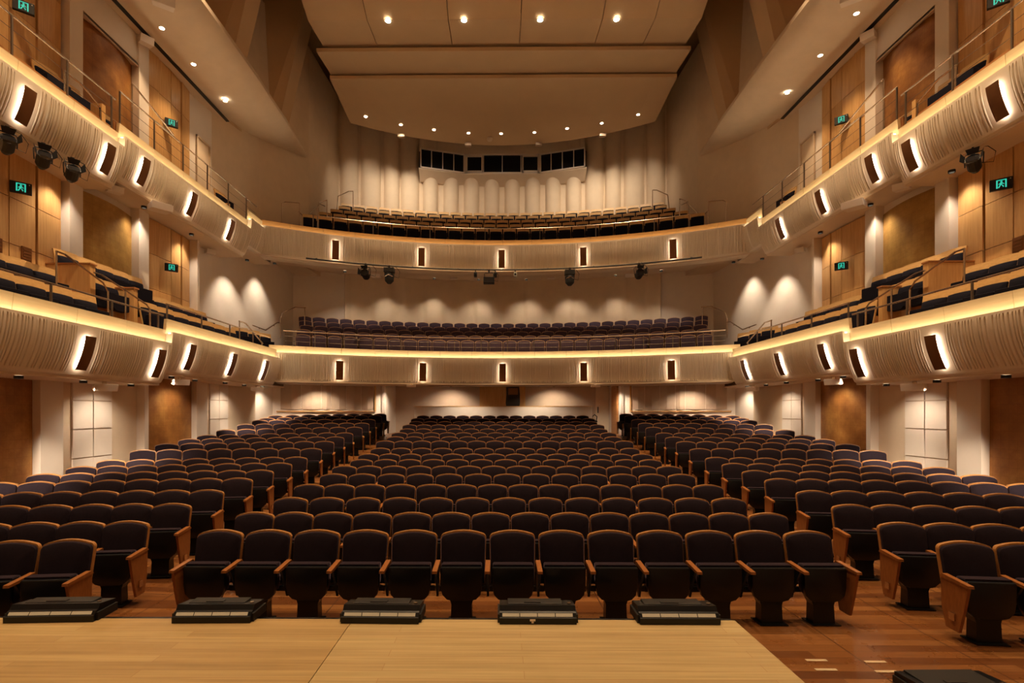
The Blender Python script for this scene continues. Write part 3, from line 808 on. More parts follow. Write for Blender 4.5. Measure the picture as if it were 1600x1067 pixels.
for sd in (-1, 1):
    n = SN[sd]
    m = MB(); m.box(sd * WX, sd * 9.8, -2, 16.75, 3.3, 12.2); struct(m.build(f'wall_{n}_balcony', M['white']))
    # pilasters and lintels
    m = MB()
    for y0, y1 in ((10.93, 11.28), (13.05, 13.42)): m.box(sd * (WX - .22), sd * WX, y0, y1, 3.4, 12.0)
    m.box(sd * (WX - .16), sd * WX, 11.28, 13.05, 11.2, 12.0); m.box(sd * (WX - .3), sd * WX, 15.45, 15.55, 3.6, 7.5)
    struct(m.build(f'trim_{3 if sd < 0 else 4}', M['white']))
    m = MB(); m.box(sd * (WX - .2), sd * (WX - .16), 11.1, 13.2, 11.1, 11.18); m.box(sd * (WX - .2), sd * WX, 11.3, 13.03, 11.14, 11.195); struct(m.build(f'trim_{5 if sd < 0 else 6}', M['taupe']))
    for lev, z0, z1 in (('lower', 4.0, 7.25), ('upper', 8.3, 11.2)):
        m = MB(); N = 12; y0, y1 = 11.29, 13.04
        w = [(sd * (WX - .03 - .13 * math.sin(PI * i / N)), y0 + (y1 - y0) * i / N) for i in range(N + 1)]
        m.loft([[(x, y, z0), (x, y, z1), (sd * WX, y, z1), (sd * WX, y, z0)] for x, y in w])
        o = m.build('gold_panel', M['gold'] if lev == 'lower' else M['copper'], smooth=True); tag(o, f'curved gold-leaf wall panel behind the {n} {lev} balcony', 'wall panel', 'gold wall panels')
    wood_bay(sd, 13.45, 15.45, 3.7, 7.45, [13.47, 13.95, 14.45, 14.95, 15.43], f'maple wall panelling with exit sign, {n} lower balcony, past the gold panel')
    wood_bay(sd, 13.45, 15.45, 8.2, 11.95, [13.47, 13.95, 14.45, 14.95, 15.43], f'maple wall panelling with exit sign, {n} upper balcony, past the gold panel')
    wood_bay(sd, 7.5, 10.9, 3.7, 7.25, [7.5, 8.3, 9.1, 9.65, 10.25, 10.88], f'maple wall panelling on the {n} lower balcony nearest the stage')
    wood_bay(sd, 7.5, 10.9, 8.0, 11.95, [7.5, 8.3, 9.1, 9.65, 10.25, 10.88], f'maple wall panelling on the {n} upper balcony nearest the stage')
    # recessed pale door on the upper level
    m = MB(); m.box(sd * (WX - .01), sd * (WX - .06), 15.85, 15.9, 8.2, 10.9); m.box(sd * (WX - .01), sd * (WX - .06), 16.55, 16.6, 8.2, 10.9); m.box(sd * (WX - .01), sd * (WX - .06), 15.85, 16.6, 10.85, 10.9); m.box(sd * WX, sd * (WX - .02), 15.9, 16.55, 8.2, 10.85)
    struct(m.build(f'door_{4 if sd < 0 else 5}', M['plaster']))
    for i, y in enumerate((9.3, 9.9) if sd < 0 else (9.45,)):
        m = MB(); m.box(sd * (WX - .16), sd * (WX - .13), y, y + .2, 5.1, 5.5)
        for j in range(6): m.box(sd * (WX - .17), sd * (WX - .16), y + .015, y + .185, 5.13 + j * .06, 5.165 + j * .06)
        o = m.build('wall_grille', M['bronze']); tag(o, f'small bronze grille in the maple wall, {n} lower balcony' + (', nearer the edge' if i == 0 and sd < 0 else ''), 'grille')
m = MB(); m.box(9.42, 9.47, 8.5, 8.98, 4.2, 6.55); o = struct(m.build('door_6', M['redwood']))
m2 = MB(); m2.box(9.4, 9.47, 8.98, 9.02, 4.2, 6.6); m2.build('door_frame', M['white'], o)

def fluted_wall(name, pts_fn, L, z0, z1, mat, bulges, back=.12, thick=.2):
    """wall following pts_fn(s)->(x,y,nx,ny) with convex flutes at given (s0,s1,depth)"""
    m = MB(); st_ = [0.]
    for s0, s1, dep in bulges:
        st_ += [s0 + (s1 - s0) * i / 10 for i in range(11)]
    st_.append(L); st_ = sorted(set(round(s, 4) for s in st_)); rings = []
    def off(s):
        for s0, s1, dep in bulges:
            if s0 - 1e-6 <= s <= s1 + 1e-6:
                t = (s - s0) / (s1 - s0); return dep * math.sqrt(max(0, 1 - (2 * t - 1) ** 2)) if dep > 0 else dep * 0
        return 0
    for s in st_:
        x, y, nx, ny = pts_fn(s); o = off(s)
        rings.append([(x + nx * o, y + ny * o, z0), (x + nx * o, y + ny * o, z1), (x - nx * thick, y - ny * thick, z1), (x - nx * thick, y - ny * thick, z0)])
    m.loft(rings); return struct(m.build(name, mat, smooth=True))
# lower balcony rear walls
for sd in (-1, 1):
    n = SN[sd]
    m = MB(); pts = [(sd * 9.62, 16.7), (sd * 9.2, 22.45), (sd * 9.5, 22.6), (sd * 9.9, 16.7)]
    m.prism([(x, y, 3.6) for x, y in pts], (0, 0, 5.2)); struct(m.build(f'wall_{n}_lower_rear', M['white']))
    m = MB(); pts = [(sd * 9.22, 22.4), (sd * 6.95, 23.35), (sd * 6.95, 23.7), (sd * 9.22, 22.7)]
    m.prism([(x, y, 5.2) for x, y in pts], (0, 0, 3.7)); struct(m.build(f'wall_{n}_lower_corner', M['white']))
RB = 17.; CB = 7.6
def bw(s, r=RB, c=CB, a1=math.asin(7.1 / RB)):
    a = -a1 + s / r; x, y = arc(c, r, a); return (x, y, -math.sin(a), -math.cos(a))
Lb = 2 * math.asin(7.1 / RB) * RB
bul = []; s = .1
i = 0
while s < Lb - 1.1:
    bul.append((s, s + 1.0, .10)); s += 1.32 if i % 2 else 1.08
    i += 1
fluted_wall('wall_back_lower', bw, Lb, 5.0, 8.9, M['plaster'], bul)
# upper rear walls
UW = 8.05; R2 = 17.2; C2 = 27.1 - R2
def uw(s, r=R2, c=C2, a1=math.asin(UW / R2)):
    a = -a1 + s / r; x, y = arc(c, r, a); return (x, y, -math.sin(a), -math.cos(a))
Lu2 = 2 * math.asin(UW / R2) * R2
sm = Lu2 / 2
bul = []
pw = 1.075
for k in range(8):
    c0 = sm + (k - 3.5) * pw; bul.append((c0 - .40, c0 + .40, .34))
for off_, w in ((4.35, .95), (5.35, .8), (6.3, 1.0), (7.4, .9)):
    for sg in (-1, 1):
        c0 = sm + sg * (off_ + w / 2); bul.append((c0 - w / 2, c0 + w / 2, .30))
bul.sort()
fluted_wall('wall_back_upper', uw, Lu2, 10.5, 17.6, M['plaster'], [(max(0.01, a), min(Lu2 - .01, b), d) for a, b, d in bul])
for sd in (-1, 1):
    n = SN[sd]
    m = MB(); e0 = uw(0 if sd < 0 else Lu2)
    pts = [(sd * 9.62, 16.7), (sd * 9.1, 19.0), (sd * 8.2, 21.6), (e0[0], e0[1]), (e0[0] + sd * .3, e0[1] + .3), (sd * 9.9, 19.5), (sd * 9.9, 16.7)]
    m.prism([(x, y, 8.3) for x, y in pts], (0, 0, 9.4)); struct(m.build(f'wall_{n}_upper_rear', M['plaster']))

# control booth windows
bz0, bz1 = 14.62, 15.62
def P3(u, y): return (u - VX) * y / F + EYE.x
segsB = [((-4.15, 25.90), (-1.95, 26.57)), ((-1.93, 26.58), (1.95, 26.58)), ((1.97, 26.57), (4.2, 25.90))]
m = MB()
out = [(-4.22, 25.88), (-1.95, 26.55), (1.96, 26.55), (4.27, 25.88), (4.27, 27.4), (-4.22, 27.4)]
m.loft([[(x, y + (.52 if j < 4 else 0), bz0 - .46) for j, (x, y) in enumerate(out)], [(x, y, bz0 - .06) for x, y in out], [(x, y, bz0) for x, y in out]])
m.box(-4.22, 4.27, 26.5, 27.4, bz1, 16.4)
struct(m.build('wall_booth', M['plaster']))
for w, ((x0, y0), (x1, y1)) in enumerate(segsB):
    a, b = Vector((x0, y0)), Vector((x1, y1)); L = (b - a).length; d = (b - a).normalized(); nv = Vector((d.y, -d.x))
    def q(t, off, z): p = a + d * t + nv * off; return (p.x, p.y, z)
    def bar(mm, t0, t1, z0, z1, o0=-.03, o1=.05): mm.prism([q(t0, o0, z0), q(t1, o0, z0), q(t1, o1, z0), q(t0, o1, z0)], (0, 0, z1 - z0))
    g = MB(); bar(g, .04, L - .04, bz0 + .04, bz1 - .04, -.02, -.005); o = struct(g.build(f'window_{w + 1}', M['glass']))
    f = MB(); bar(f, 0, .06, bz0, bz1); bar(f, L - .06, L, bz0, bz1); bar(f, 0, L, bz0, bz0 + .06); bar(f, 0, L, bz1 - .06, bz1); f.build('window_frame', M['white'], o)
    mu = MB(); nn = 4
    for k in range(1, nn): bar(mu, L * k / nn - .018, L * k / nn + .018, bz0, bz1, -.01, .04)
    if w == 1:
        for k in (0, 3):
            t0, t1 = L * k / 4 + .06, L * (k + 1) / 4 - .04
            bar(mu, t0, t1, bz0 + .05, bz0 + .14, -.01, .05); bar(mu, t0, t1, bz1 - .14, bz1 - .05, -.01, .05); bar(mu, t0, t0 + .07, bz0, bz1, -.01, .05); bar(mu, t1 - .07, t1, bz0, bz1, -.01, .05)
    mu.build('mullion', M['white'], o)
    bk = MB(); bar(bk, .0, L, bz0, bz1, -.4, -.36); bk.build('dark_interior', M['booth'], o)

# ------------------------------------------------------------------ ceilings
# side soffits (boat shaped) with inner bulkhead face
for sd in (-1, 1):
    n = SN[sd]
    m = MB(); rings = []
    for y, xi, zw in ((-2, 7.42, 11.95), (8, 7.42, 11.95), (14, 7.42, 11.95), (15.5, 7.45, 11.97), (17, 7.63, 12.13), (18.5, 7.83, 12.36), (20, 8.03, 12.62), (21.3, 8.18, 12.88), (21.7, 8.3, 12.98)):
        xw = 9.7 if y < 16.7 else (9.7 - (y - 16.7) * .22 if y < 19 else max(9.2 - (y - 19) * .33, xi + .1))
        k = min(1., (xw - xi) / 1.2)
        rings.append([(sd * xw, y, zw), (sd * (xi + .70 * k), y, zw + .01), (sd * (xi + .32 * k), y, zw + .07 * k), (sd * (xi + .09 * k), y, zw + .19 * k), (sd * xi, y, zw + .36 * k), (sd * (xi + .05 * k), y, zw + .55 * k), (sd * (xi + .4 * k), y, zw + .9 * k), (sd * xw, y, zw + 1.0 * k)])
    m.loft(rings); struct(m.build(f'ceiling_{n}_soffit', M['plaster'], smooth=True))
    m = MB(); m.box(sd * 9.15, sd * 9.25, -2, 17.0, 11.93, 11.958); o = m.build('ceiling_slot', M['black']); tag(o, f'long black slot in the {n} side soffit', 'ceiling slot')
    # upper side walls, ribs
    m = MB(); m.box(sd * 9.3, sd * 9.8, -2, 21.5, 12.2, 19.0); struct(m.build(f'wall_{n}_clerestory', M['ceil']))
    m = MB()
    for y in (9.0, 12.6, 16.2, 19.7):
        m.loft([[(sd * 9.4, y - .2, 12.4), (sd * 8.95, y + .1, 12.4), (sd * 8.95, y + .8, 12.4), (sd * 9.4, y + 1.6, 12.4)],
                [(sd * 9.4, y - .6, 19), (sd * 7.3, y - .1, 19), (sd * 7.3, y + .7, 19), (sd * 9.4, y + 2.0, 19)]])
    struct(m.build(f'trim_{7 if sd < 0 else 8}', M['ceil']))
m = MB(); m.box(-9.8, 9.8, -2, 27.4, 19.0, 19.2); struct(m.build('ceiling', M['ceil']))
# main ceiling shell with creases
cc = [(-2.0, 16.6), (9.0, 16.6), (12.0, 16.45), (14.2, 16.2), (15.6, 16.75), (16.6, 16.15), (17.6, 15.75), (19.15, 15.95)]
m = MB()
strips = [-6.75, -4.7, -1.9, .6, 3.4, 5.2, 6.8]
for a, b in zip(strips, strips[1:]):
    rings = []
    for (y, z) in cc:
        k = 1.0 if y > 14 else 1.08
        rings.append([((a + .012) * k, y, z), ((b - .012) * k, y, z), ((b - .012) * k, y, z + .25), ((a + .012) * k, y, z + .25)])
    m.loft(rings)
struct(m.build('ceiling_main', M['ceil']))
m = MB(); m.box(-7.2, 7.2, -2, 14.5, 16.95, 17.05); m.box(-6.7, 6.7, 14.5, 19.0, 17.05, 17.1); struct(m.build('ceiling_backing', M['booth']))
# reflectors
def reflector(label, pts_front, pts_back):
    """panel from a straight front edge to a (possibly curved) back edge"""
    m = MB(); rings = []
    for (f, b) in zip(pts_front, pts_back):
        f, b = Vector(f), Vector(b)
        rings.append([f, b, b + Vector((0, 0, .14)), f + Vector((0, 0, .14))])
    m.loft(rings); o = m.build('ceiling_reflector', M['ceil'], smooth=False, bevel=.01); tag(o, label, 'ceiling reflector'); return o
N = 16
fr = [(-6.95 + 13.9 * i / N, 20.5, 15.62) for i in range(N + 1)]
bk_ = [((-6.95 + 13.9 * i / N) * .985, 25.0 - 2.0 * ((i - N / 2) / (N / 2)) ** 2, 15.26) for i in range(N + 1)]
RF = reflector('lowest ceiling reflector with curved rear edge and a row of downlights', fr, bk_)
fr = [(-6.95 + 13.9 * i / N, 19.0, 15.66) for i in range(N + 1)]
bk_ = [((-6.95 + 13.9 * i / N) * 1.0, 20.7, 15.88) for i in range(N + 1)]
reflector('narrow ceiling reflector directly above the lowest one', fr, bk_)
m = MB(); m.box(-8.6, 8.6, 27.3, 27.5, 10, 19); struct(m.build('wall_back', M['booth']))
m = MB(); m.box(-9.8, 9.8, -2.2, -2.0, -.3, 19.2); struct(m.build('wall_front', M['plaster']))

# ------------------------------------------------------------------ downlights
def downlight(x, y, z, label, power=0, target=None, angle=70, blend=.7, r=.075, col=WARM, group='ceiling downlights'):
    e = empty('downlight', (x, y, z), 0, label, 'downlight', group)
    m = MB(); 
    c = [(math.cos(2 * PI * i / 16), math.sin(2 * PI * i / 16)) for i in range(16)]
    dp = .05 if group == 'small soffit downlights' else .012
    m.loft([[(r * 1.25 * a, r * 1.25 * b, .0) for a, b in c], [(r * 1.25 * a, r * 1.25 * b, -dp) for a, b in c], [(r * a, r * b, -dp) for a, b in c], [(r * a, r * b, .0) for a, b in c]], cap=False); m.build('trim_ring', M['blackmatt'] if r > .09 or group == 'small soffit downlights' else M['white'], e)
    m = MB(); m.cyl((0, 0, -.001), (0, 0, -.008), r * .95, 16); m.build('lamp', M['lampsmall'] if group == 'small soffit downlights' else M['lamp'], e)
    if power: spot((x, y, z - dp - .03), target or (x, y, z - 5), power, angle, blend, r=.07, col=col)
POW = 1.0
def zr(x, y):   # height of the lowest reflector's underside
    yb = 25.0 - 2.0 * (x / 6.95) ** 2
    return 15.62 + (15.26 - 15.62) * (y - 20.5) / (yb - 20.5)
for i, (u, v) in enumerate([(571, 181), (626, 194), (678, 202), (732, 207.5), (783, 208.5), (835, 207), (886, 201), (940, 193), (996.5, 180)]):
    y = 23.6
    for _ in range(6):
        zz = zr((u - VX) * y / F + EYE.x, y); y = (zz - 2.27) * F / (HY - v)
    x = (u - VX) * y / F + EYE.x
    zz = zr(x, y)
    a = (i - 4) / 4
    tx, ty = x * 1.04, 26.6
    downlight(x, y, zz - .002, f'small bright downlight, {ordw(i + 1)} from left in the arc on the lowest reflector', (330 if abs(i - 4) in (3,) else 210 if abs(i - 4) in (2, 4) else 95) * POW, (x * 1.05, y + 2.2, 12.6), 90, .9, .07, WASH)
for i, u in enumerate((606, 725, 844, 963)):
    y = 17.62; x = (u - VX) * y / F + EYE.x
    downlight(x, y, 15.74, f'black-rimmed downlight, {ordw(i + 1)} from left on the ceiling above the reflectors', 1900 * POW, (x * 1.02, y - .6, 0), 62, 1.0, .10)
for sd in (-1, 1):
    for i, (u, v) in enumerate(((250, 40), (300, 97), (350, 155)) if sd < 0 else ((1335, 24), (1279, 89), (1228, 147))):
        y = (11.96 - 2.27) * F / (HY - v); x = (u - VX) * y / F + EYE.x
        downlight(x, y, 11.955, f'small downlight, {ordw(i + 1)} from the stage in the {SN[sd]} side soffit', 160 * POW, (x * 1.08, y, 0), 80, .8, .06)
    for i, y in enumerate((4., 6.5, 9.0)):
        downlight(sd * 8.3, y, 11.955, f'small downlight above the {SN[sd]} gallery beside the stage, {ordw(i + 1)} from the stage wall', 160 * POW, (sd * 8.9, y, 0), 80, .8, .06)
# unseen house lights added in the main ceiling above the frame for ambient light
for j, y in enumerate((2.0, 6.5, 11.0)):
    for i, x in enumerate((-5.2, -1.75, 1.75, 5.2)):
        downlight(x, y, 16.44 if y < 10 else 16.48, f'added unseen black-rimmed main ceiling downlight, {ordw(i + 1)} from left in {ordw(j + 1)} row above the stage', (480, 980, 2150)[j] * POW * (1.45 if abs(x) > 4 else .9), (x * (1.35 if abs(x) > 4 else 1.0), y + .3, 0), 72, 1.0, .10)
# under upper balcony: wash on the lower balcony wall
def wash(x, y, z, tx, ty, tz, power, angle, label, r=.05, blend=.75):
    downlight(x, y, z, label, power, (tx, ty, tz), angle, blend, r, col=WASH, group='small soffit downlights')
for sd in (-1, 1):
    n = SN[sd]
    wash(sd * 8.75, 17.4, 7.46, sd * 9.5, 17.55, 5.2, 130 * POW, 84, f'soffit downlight washing the {n} wall of lower balcony, nearer the stage')
    wash(sd * 8.65, 19.3, 7.9, sd * 9.35, 19.5, 5.6, 130 * POW, 84, f'soffit downlight washing the {n} wall of lower balcony, farther back')
    for i, (x, y) in enumerate(((6.7, 21.7), (5.0, 22.7), (3.1, 23.3), (1.1, 23.55))):
        rr = math.hypot(x, y - UC); zz = 7.86 + (rr - 17.4) * .1654 - .012
        wash(sd * x, y, zz, sd * x * 1.01, y + .45, 5.4, 80 * POW, 96, f'small downlight above lower balcony back rows, {ordw(i + 1)} from the {n} wall')
    for i, y in enumerate((8.6, 10.6, 12.9, 14.9)):
        z = (7.23 if y < 11.35 else 7.475) - .002
        wash(sd * 9.15, y, z, sd * 9.35, y, 4, 62 * POW, 105, f'small downlight under the {n} upper balcony side, {ordw(i + 1)} from the stage')
    # stalls level, under the lower balcony
    for i, y in enumerate((6.6, 8.3, 9.6, 12.2, 14.6, 16.9)):  # lamps added to light the fronts of the outer seats
        z = (2.86 if y < 11.46 else 3.115) - .002
        wash(sd * 8.0, y, z, sd * 8.1, y + 1.5, zfl(8.1, y + 1.5) + .75, 480 * POW, 54, f'added small downlight over the {n} outer stalls seats, {ordw(i + 1)} from the stage', blend=1.0)
    for i, (y, px) in enumerate(((7.5, 8.15), (10.92, 8.05), (13.4, 8.15), (15.9, 8.1))):
        z = (2.86 if y < 11.46 else 3.115) - .002
        wash(sd * px, y, z, sd * 8.95, y, .6, 52 * POW, 124, f'small downlight under the {n} lower balcony side, {ordw(i + 1)} from the stage')
    for (x, y, tx, ty, tz, pw_, an, lb) in ((8.45, 18.7, 8.95, 19.2, 1.2, 80, 110, f'small downlight at the {n} rear corner of the stalls'),
            (7.2, 20.3, 7.45, 20.95, 1.2, 110, 125, f'added small downlight over the {n} back wall of the stalls'),
            (4.6, 22.2, 5.1, 22.8, .9, 120, 118, f'small downlight at the {n} rear entry of the stalls'),
            (1.5, 21.2, 1.6, 22.0, 1.4, 90, 120, f'small downlight over the sound counter, {n} of centre'),
            (2.4, 23.9, 2.5, 24.8, 1.6, 110, 130, f'added small downlight behind the sound counter, {n} of centre')):  # last pair added to brighten the wall behind the counter
        rr = math.hypot(x, y - LC); zz = 3.28 + (rr - 15.8) * .0418 - .012
        wash(sd * x, y, zz, sd * tx, ty, tz, pw_ * POW, an, lb)

# ------------------------------------------------------------------ exit signs
def exit_sign(x, y, z, rz, label, stem=True):
    e = empty('exit_sign', (x, y, z), rz, label, 'exit sign', 'green running-man exit signs'); e.scale = (.88, .88, .88)
    m = MB(); m.box(-.18, .18, -.04, .04, -.12, .12); m.build('housing', M['blackmatt'], e, bevel=.008)
    m = MB()      # lit pictogram: doorway with running figure and arrow
    yy = -.043
    def quad(x0, x1, z0, z1): m.box(x0, x1, yy, yy + .004, z0, z1)
    quad(-.02, .0, -.08, .08); quad(.1, .12, -.08, .08); quad(-.02, .12, .065, .08)
    m.cyl((.05, yy, .042), (.05, yy + .004, .042), .016, 10)
    m.prism([(.03, yy, .02), (.065, yy, .025), (.055, yy, -.02), (.025, yy, -.025)], (0, .004, 0))
    m.prism([(.03, yy, -.02), (.045, yy, -.02), (.02, yy, -.075), (.0, yy, -.07)], (0, .004, 0))
    m.prism([(.045, yy, -.015), (.06, yy, -.02), (.085, yy, -.05), (.075, yy, -.075), (.065, yy, -.05)], (0, .004, 0))
    m.prism([(.06, yy, .02), (.09, yy, -.005), (.085, yy, -.015), (.055, yy, .005)], (0, .004, 0))
    m.prism([(.035, yy, .018), (.008, yy, .0), (.012, yy, -.01), (.035, yy, .005)], (0, .004, 0))
    m.v = [(p[0] * 1.15 - .055, p[1], p[2] * 1.1) for p in m.v]
    m.build('green_pictogram', M['green'], e)
    m = MB(); m.cyl((.14, yy, .08), (.14, yy + .004, .08), .012, 8); m.build('indicator', M['silver'], e)
    if stem:
        m = MB(); m.box(-.04, .04, .04, .16, -.03, .03); m.build('bracket', M['blackmatt'], e)
for sd in (-1, 1):
    n = SN[sd]
    for (y, z, lv, wh) in ((8.9, 6.85, 'lower', 'nearest the stage'), (14.25, 6.0 - .05, 'lower', 'past the gold panel'), (14.2, 9.95, 'upper', 'past the gold panel'), (8.95, 9.15, 'upper', 'nearest the stage')):
        pass
    exit_sign(sd * 9.32, 14.25, 2.27 + (HY - 417) * 14.25 / F, -sd * .7, f'green running-man exit sign on maple wall, {n} lower balcony, past the gold panel')
    exit_sign(sd * 9.32, 14.25, 2.27 + (HY - 190) * 14.25 / F, -sd * .7, f'green running-man exit sign on maple wall, {n} upper balcony, past the gold panel')
    exit_sign(sd * 9.30, 9.72, 2.27 + (HY - 291) * 9.72 / F, -sd * .7, f'green running-man exit sign on maple wall, {n} lower balcony, nearest the stage')
    exit_sign(sd * 9.25, 9.72, 2.27 + (HY - 6) * 9.72 / F, -sd * .7, f'green running-man exit sign on maple wall, {n} upper balcony, nearest the stage')

# ------------------------------------------------------------------ stage lanterns, lighting bar, speakers
bar = empty('lighting_bar', (0, 0, 0), 0, 'long black lighting bar curving under the upper balcony front', 'lighting bar')
m = MB(); m.tube([(*arc(UC, 16.95, -.435 + .87 * i / 40), 7.82) for i in range(41)], .03, 8); m.build('pipe', M['blackmatt'], bar, smooth=True)
m = MB()
for i in range(9):
    x, y = arc(UC, 16.95, -.42 + .84 * i / 8); m.cyl((x, y, 7.82), (x, y + .35, 7.95), .018)
m.build('bracket', M['blackmatt'], bar)
def lantern(x, y, z, rz, tilt, label, s=1., kind='par'):
    e = empty('stage_lantern', (x, y, z), rz, label, 'stage light', 'black stage lanterns'); e.scale = (s, s, s)
    m = MB(); m.cyl((0, 0, 0), (0, 0, -.09), .02); m.box(-.035, .035, -.035, .035, -.03, .045); m.build('clamp', M['blackmatt'], e)
    m = MB(); m.tube([(-.15, 0, -.36), (-.16, 0, -.12), (-.13, 0, -.08), (.13, 0, -.08), (.16, 0, -.12), (.15, 0, -.36)], .013, 6); m.build('yoke', M['blackmatt'], e)
    c, sn = math.cos(tilt), math.sin(tilt)
    def T(p): return (p[0], p[1] * c - p[2] * sn, -.34 + p[1] * sn + p[2] * c)
    m = MB()
    if kind == 'par':
        for (r0, y0) in (((.07, .20), (.125, .10)), ((.125, .10), (.135, -.18))):
            a = [(math.cos(2 * PI * i / 14), math.sin(2 * PI * i / 14)) for i in range(14)]
            m.loft([[T((r0[0] * p, r0[1], r0[0] * q_)) for p, q_ in a], [T((y0[0] * p, y0[1], y0[0] * q_)) for p, q_ in a]])
        for k in range(4):
            a = k * PI / 2
            w = [(-.09, -.19, .13), (.09, -.19, .13), (.12, -.30, .19), (-.12, -.30, .19)]
            pts = [(px * math.cos(a) - pz * math.sin(a), py, px * math.sin(a) + pz * math.cos(a)) for px, py, pz in w]
            m.prism([T(p) for p in pts], Vector(T((0, .008, 0))) - Vector(T((0, 0, 0))))
        m.build('body', M['blackmatt'], e)
        m = MB(); m.cyl(T((0, -.183, 0)), T((0, -.19, 0)), .12, 16); m.build('lens', M['glass'], e, smooth=True)
    elif kind == 'mover':
        m.box(-.17, .17, -.12, .12, -.20, -.05)
        m.build('base', M['blackmatt'], e)
        m = MB(); a = [(math.cos(2 * PI * i / 16), math.sin(2 * PI * i / 16)) for i in range(16)]
        m.loft([[(.13 * p, .13 * q_, -.24) for p, q_ in a], [(.16 * p, .16 * q_, -.36) for p, q_ in a], [(.15 * p, .15 * q_, -.48) for p, q_ in a], [(.06 * p, .06 * q_, -.58) for p, q_ in a]]); m.build('head', M['blackmatt'], e, smooth=True)
        m = MB(); m.tube([(-.13, -.1, -.36), (0, -.165, -.30), (.13, -.1, -.36)], .015, 6); m.build('shine_band', M['steel'], e)
    else:
        m.box(-.19, .19, -.10, .12, -.46, -.24); m.build('body', M['blackmatt'], e, bevel=.01)
        m = MB(); m.box(-.17, .17, -.108, -.10, -.44, -.26); m.build('lens', M['glass'], e)
    m = MB(); m.tube([(.1, .1, -.3), (.3, .1, -.36), (.34, .08, -.15), (.22, .05, .0), (.06, .02, .03)], .008, 5); m.build('cable', M['blackmatt'], e)
def onbar(u, z): 
    y = 19.7
    for _ in range(8):
        x = (u - VX) * y / F + EYE.x; y = UC + math.sqrt(16.95 ** 2 - x * x)
    return x, y
for u, kd, lab in ((571, 'par', 'black lantern hanging at the left end of the curved lighting bar'), (608, 'mover', 'black moving-head light left of centre on the curved lighting bar'), (764, 'flood', 'flat black floodlight at the middle of the curved lighting bar'),
                   (890, 'mover', 'black moving-head light right of centre on the curved lighting bar'), (998, 'par', 'black lantern hanging at the right end of the curved lighting bar')):
    x, y = onbar(u, 7.8); lantern(x, y, 7.79, 0, -.25, lab, 1.12, kd)
for i, u in enumerate((743, 774, 805)):
    x, y = onbar(u, 7.8); e = empty('camera_unit', (x, y, 7.79), 0, ['small black camera left of the floodlight on lighting bar', 'small black camera just right of the floodlight on lighting bar', 'small pale camera farthest right of the floodlight on lighting bar'][i], 'camera')
    m = MB(); m.cyl((0, 0, 0), (0, 0, -.1), .02); m.build('mount', M['blackmatt'], e); m = MB(); m.box(-.06, .06, -.12, .08, -.26, -.1); m.build('body', M['blackmatt'] if i < 2 else M['silver'], e, bevel=.01); m = MB(); m.cyl((0, -.12, -.18), (0, -.15, -.18), .04); m.build('lens', M['glass'], e)
for sd, lst in ((-1, [(5, 222, 8.9), (62, 250, 9.45), (108, 278, 10.0)]), (1, [(1516, 255, 9.75)])):
    for i, (u, v, y) in enumerate(lst):
        x = (u - VX) * y / F + EYE.x; z = 7.225
        lantern(x, y, z, sd * -.9 + PI * 0, -.5, [f'black stage lantern under the {SN[sd]} upper balcony, ' + w for w in ('at the picture edge', 'middle of three', 'nearest the gold panel')][i] if sd < 0 else 'black stage lantern under the right upper balcony by the maple wall', .85)
def speaker(x, y, z, rz, label, w=.42, h=.2, d=.24, mat='white', tilt=.35):
    e = empty('loudspeaker', (x, y, z), rz, label, 'loudspeaker', 'small pale loudspeakers')
    m = MB(); w *= .78; h *= .7; hw = w / 2
    m.loft([[(-hw, -d / 2, -.05 - h), (hw, -d / 2, -.05 - h), (hw * .9, d / 2, -.05 - h * .8), (-hw * .9, d / 2, -.05 - h * .8)], [(-hw, -d / 2 - .05, -.05), (hw, -d / 2 - .05, -.05), (hw * .9, d / 2, -.05), (-hw * .9, d / 2, -.05)]]); m.build('cabinet', M[mat], e, bevel=.01)
    m = MB(); m.box(-.03, .03, -.03, .03, -.06, 0); m.build('bracket', M['steel'], e)
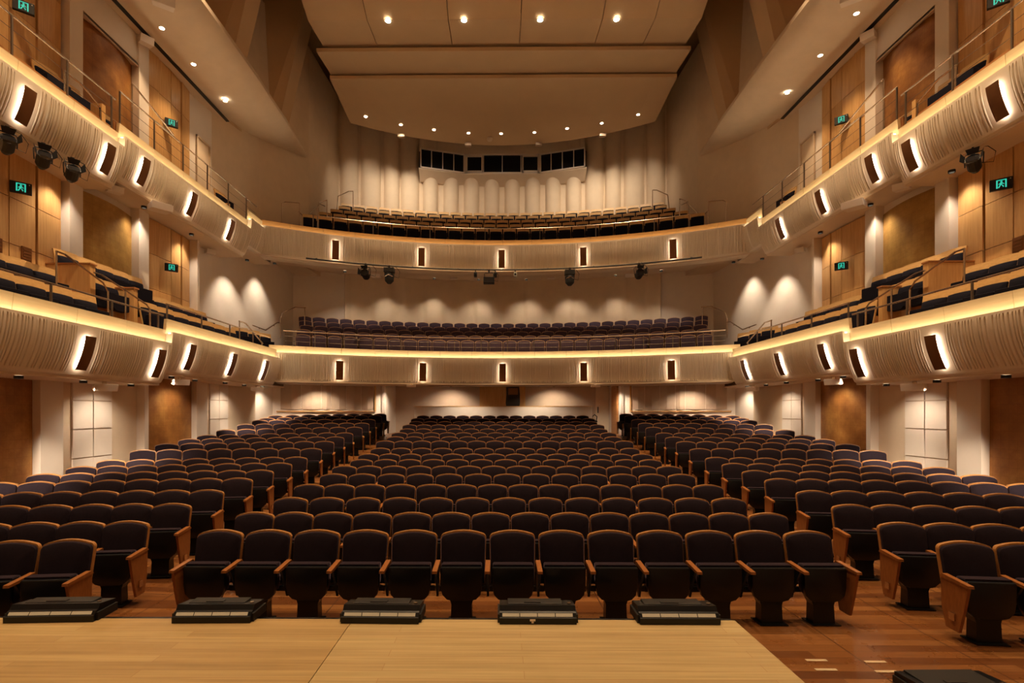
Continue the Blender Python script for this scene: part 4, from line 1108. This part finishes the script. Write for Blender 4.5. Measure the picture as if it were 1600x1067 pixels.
for sd in (-1, 1):
    n = SN[sd]
    speaker(sd * 7.95, 10.05, 2.86, sd * -.9, f'pale loudspeaker under the {n} lower balcony, nearest the stage', .5)
    speaker(sd * 7.95, 12.45, 3.1, sd * -.9, f'pale loudspeaker under the {n} lower balcony, middle section', .45)
    speaker(sd * 7.9, 16.3, 3.1, sd * -.9, f'pale loudspeaker under the {n} lower balcony, rear corner', .4)
    speaker(sd * 8.62, 12.7, 7.47, sd * -.9, f'pale loudspeaker under the {n} upper balcony, larger one', .6, .24, .4)
    speaker(sd * 9.0, 11.7, 7.47, sd * -.9, f'pale loudspeaker under the {n} upper balcony above the gold panel', .4)
    speaker(sd * 9.35, 16.2, 7.45, sd * -.9, f'pale loudspeaker under the {n} upper balcony at the far corner', .35)
    speaker(sd * 9.25, 13.1, 11.92, sd * -.9, f'pale loudspeaker below the {n} soffit slot beside the pilaster', .4, .25)
    speaker(sd * 8.0, 11.9, 11.97, sd * -.6, f'large pale loudspeaker hung from the {n} side soffit', .6, .3)
    speaker(sd * 3.4, 18.95, 3.3, 0, f'pale loudspeaker under the lower balcony, {n} of centre', .42, .12, .2)
    speaker(sd * 5.6, 22.7, 8.4, 0, f'pale loudspeaker above lower balcony back rows, {n} side', .5, .22)
    speaker(sd * 2.2, 23.2, 8.45, 0, f'pale loudspeaker above lower balcony back rows, {n} of centre', .45, .2)
    for q_, u in enumerate((631, 731) if sd < 0 else (937, 842)):
        y = 24.6; x = (u - VX) * y / F + EYE.x; y = 24.9 - 2.0 * (x / 6.95) ** 2
        speaker(x, y, 15.27, 0, f'pale loudspeaker on the reflector rear edge, {n} side, ' + ('outer one', 'inner one')[q_], .4, .14, .2, 'taupe')
m = MB(); a = [(math.cos(2 * PI * i / 16), math.sin(2 * PI * i / 16)) for i in range(16)]
m.loft([[(.13 * p, .13 * q_, 0) for p, q_ in a], [(.14 * p, .14 * q_, -.07) for p, q_ in a], [(.1 * p, .1 * q_, -.12) for p, q_ in a]]); o = m.build('ceiling_sensor', M['plaster'], smooth=True); o.location = (-.6, 24.4, 15.3); tag(o, 'round pale sensor by the middle of the reflector rear edge', 'sensor')

# ------------------------------------------------------------------ world and view
w = bpy.data.worlds.new('world'); SC.world = w; w.use_nodes = True
w.node_tree.nodes['Background'].inputs['Color'].default_value = (0, 0, 0, 1)
SC.view_settings.view_transform = 'Standard'; SC.view_settings.look = 'None'; SC.view_settings.gamma = 1
SC.view_settings.exposure = 0.78
SC.cycles.use_denoising = True
SC.cycles.max_bounces = 8; SC.cycles.diffuse_bounces = 5; SC.cycles.sample_clamp_indirect = 4
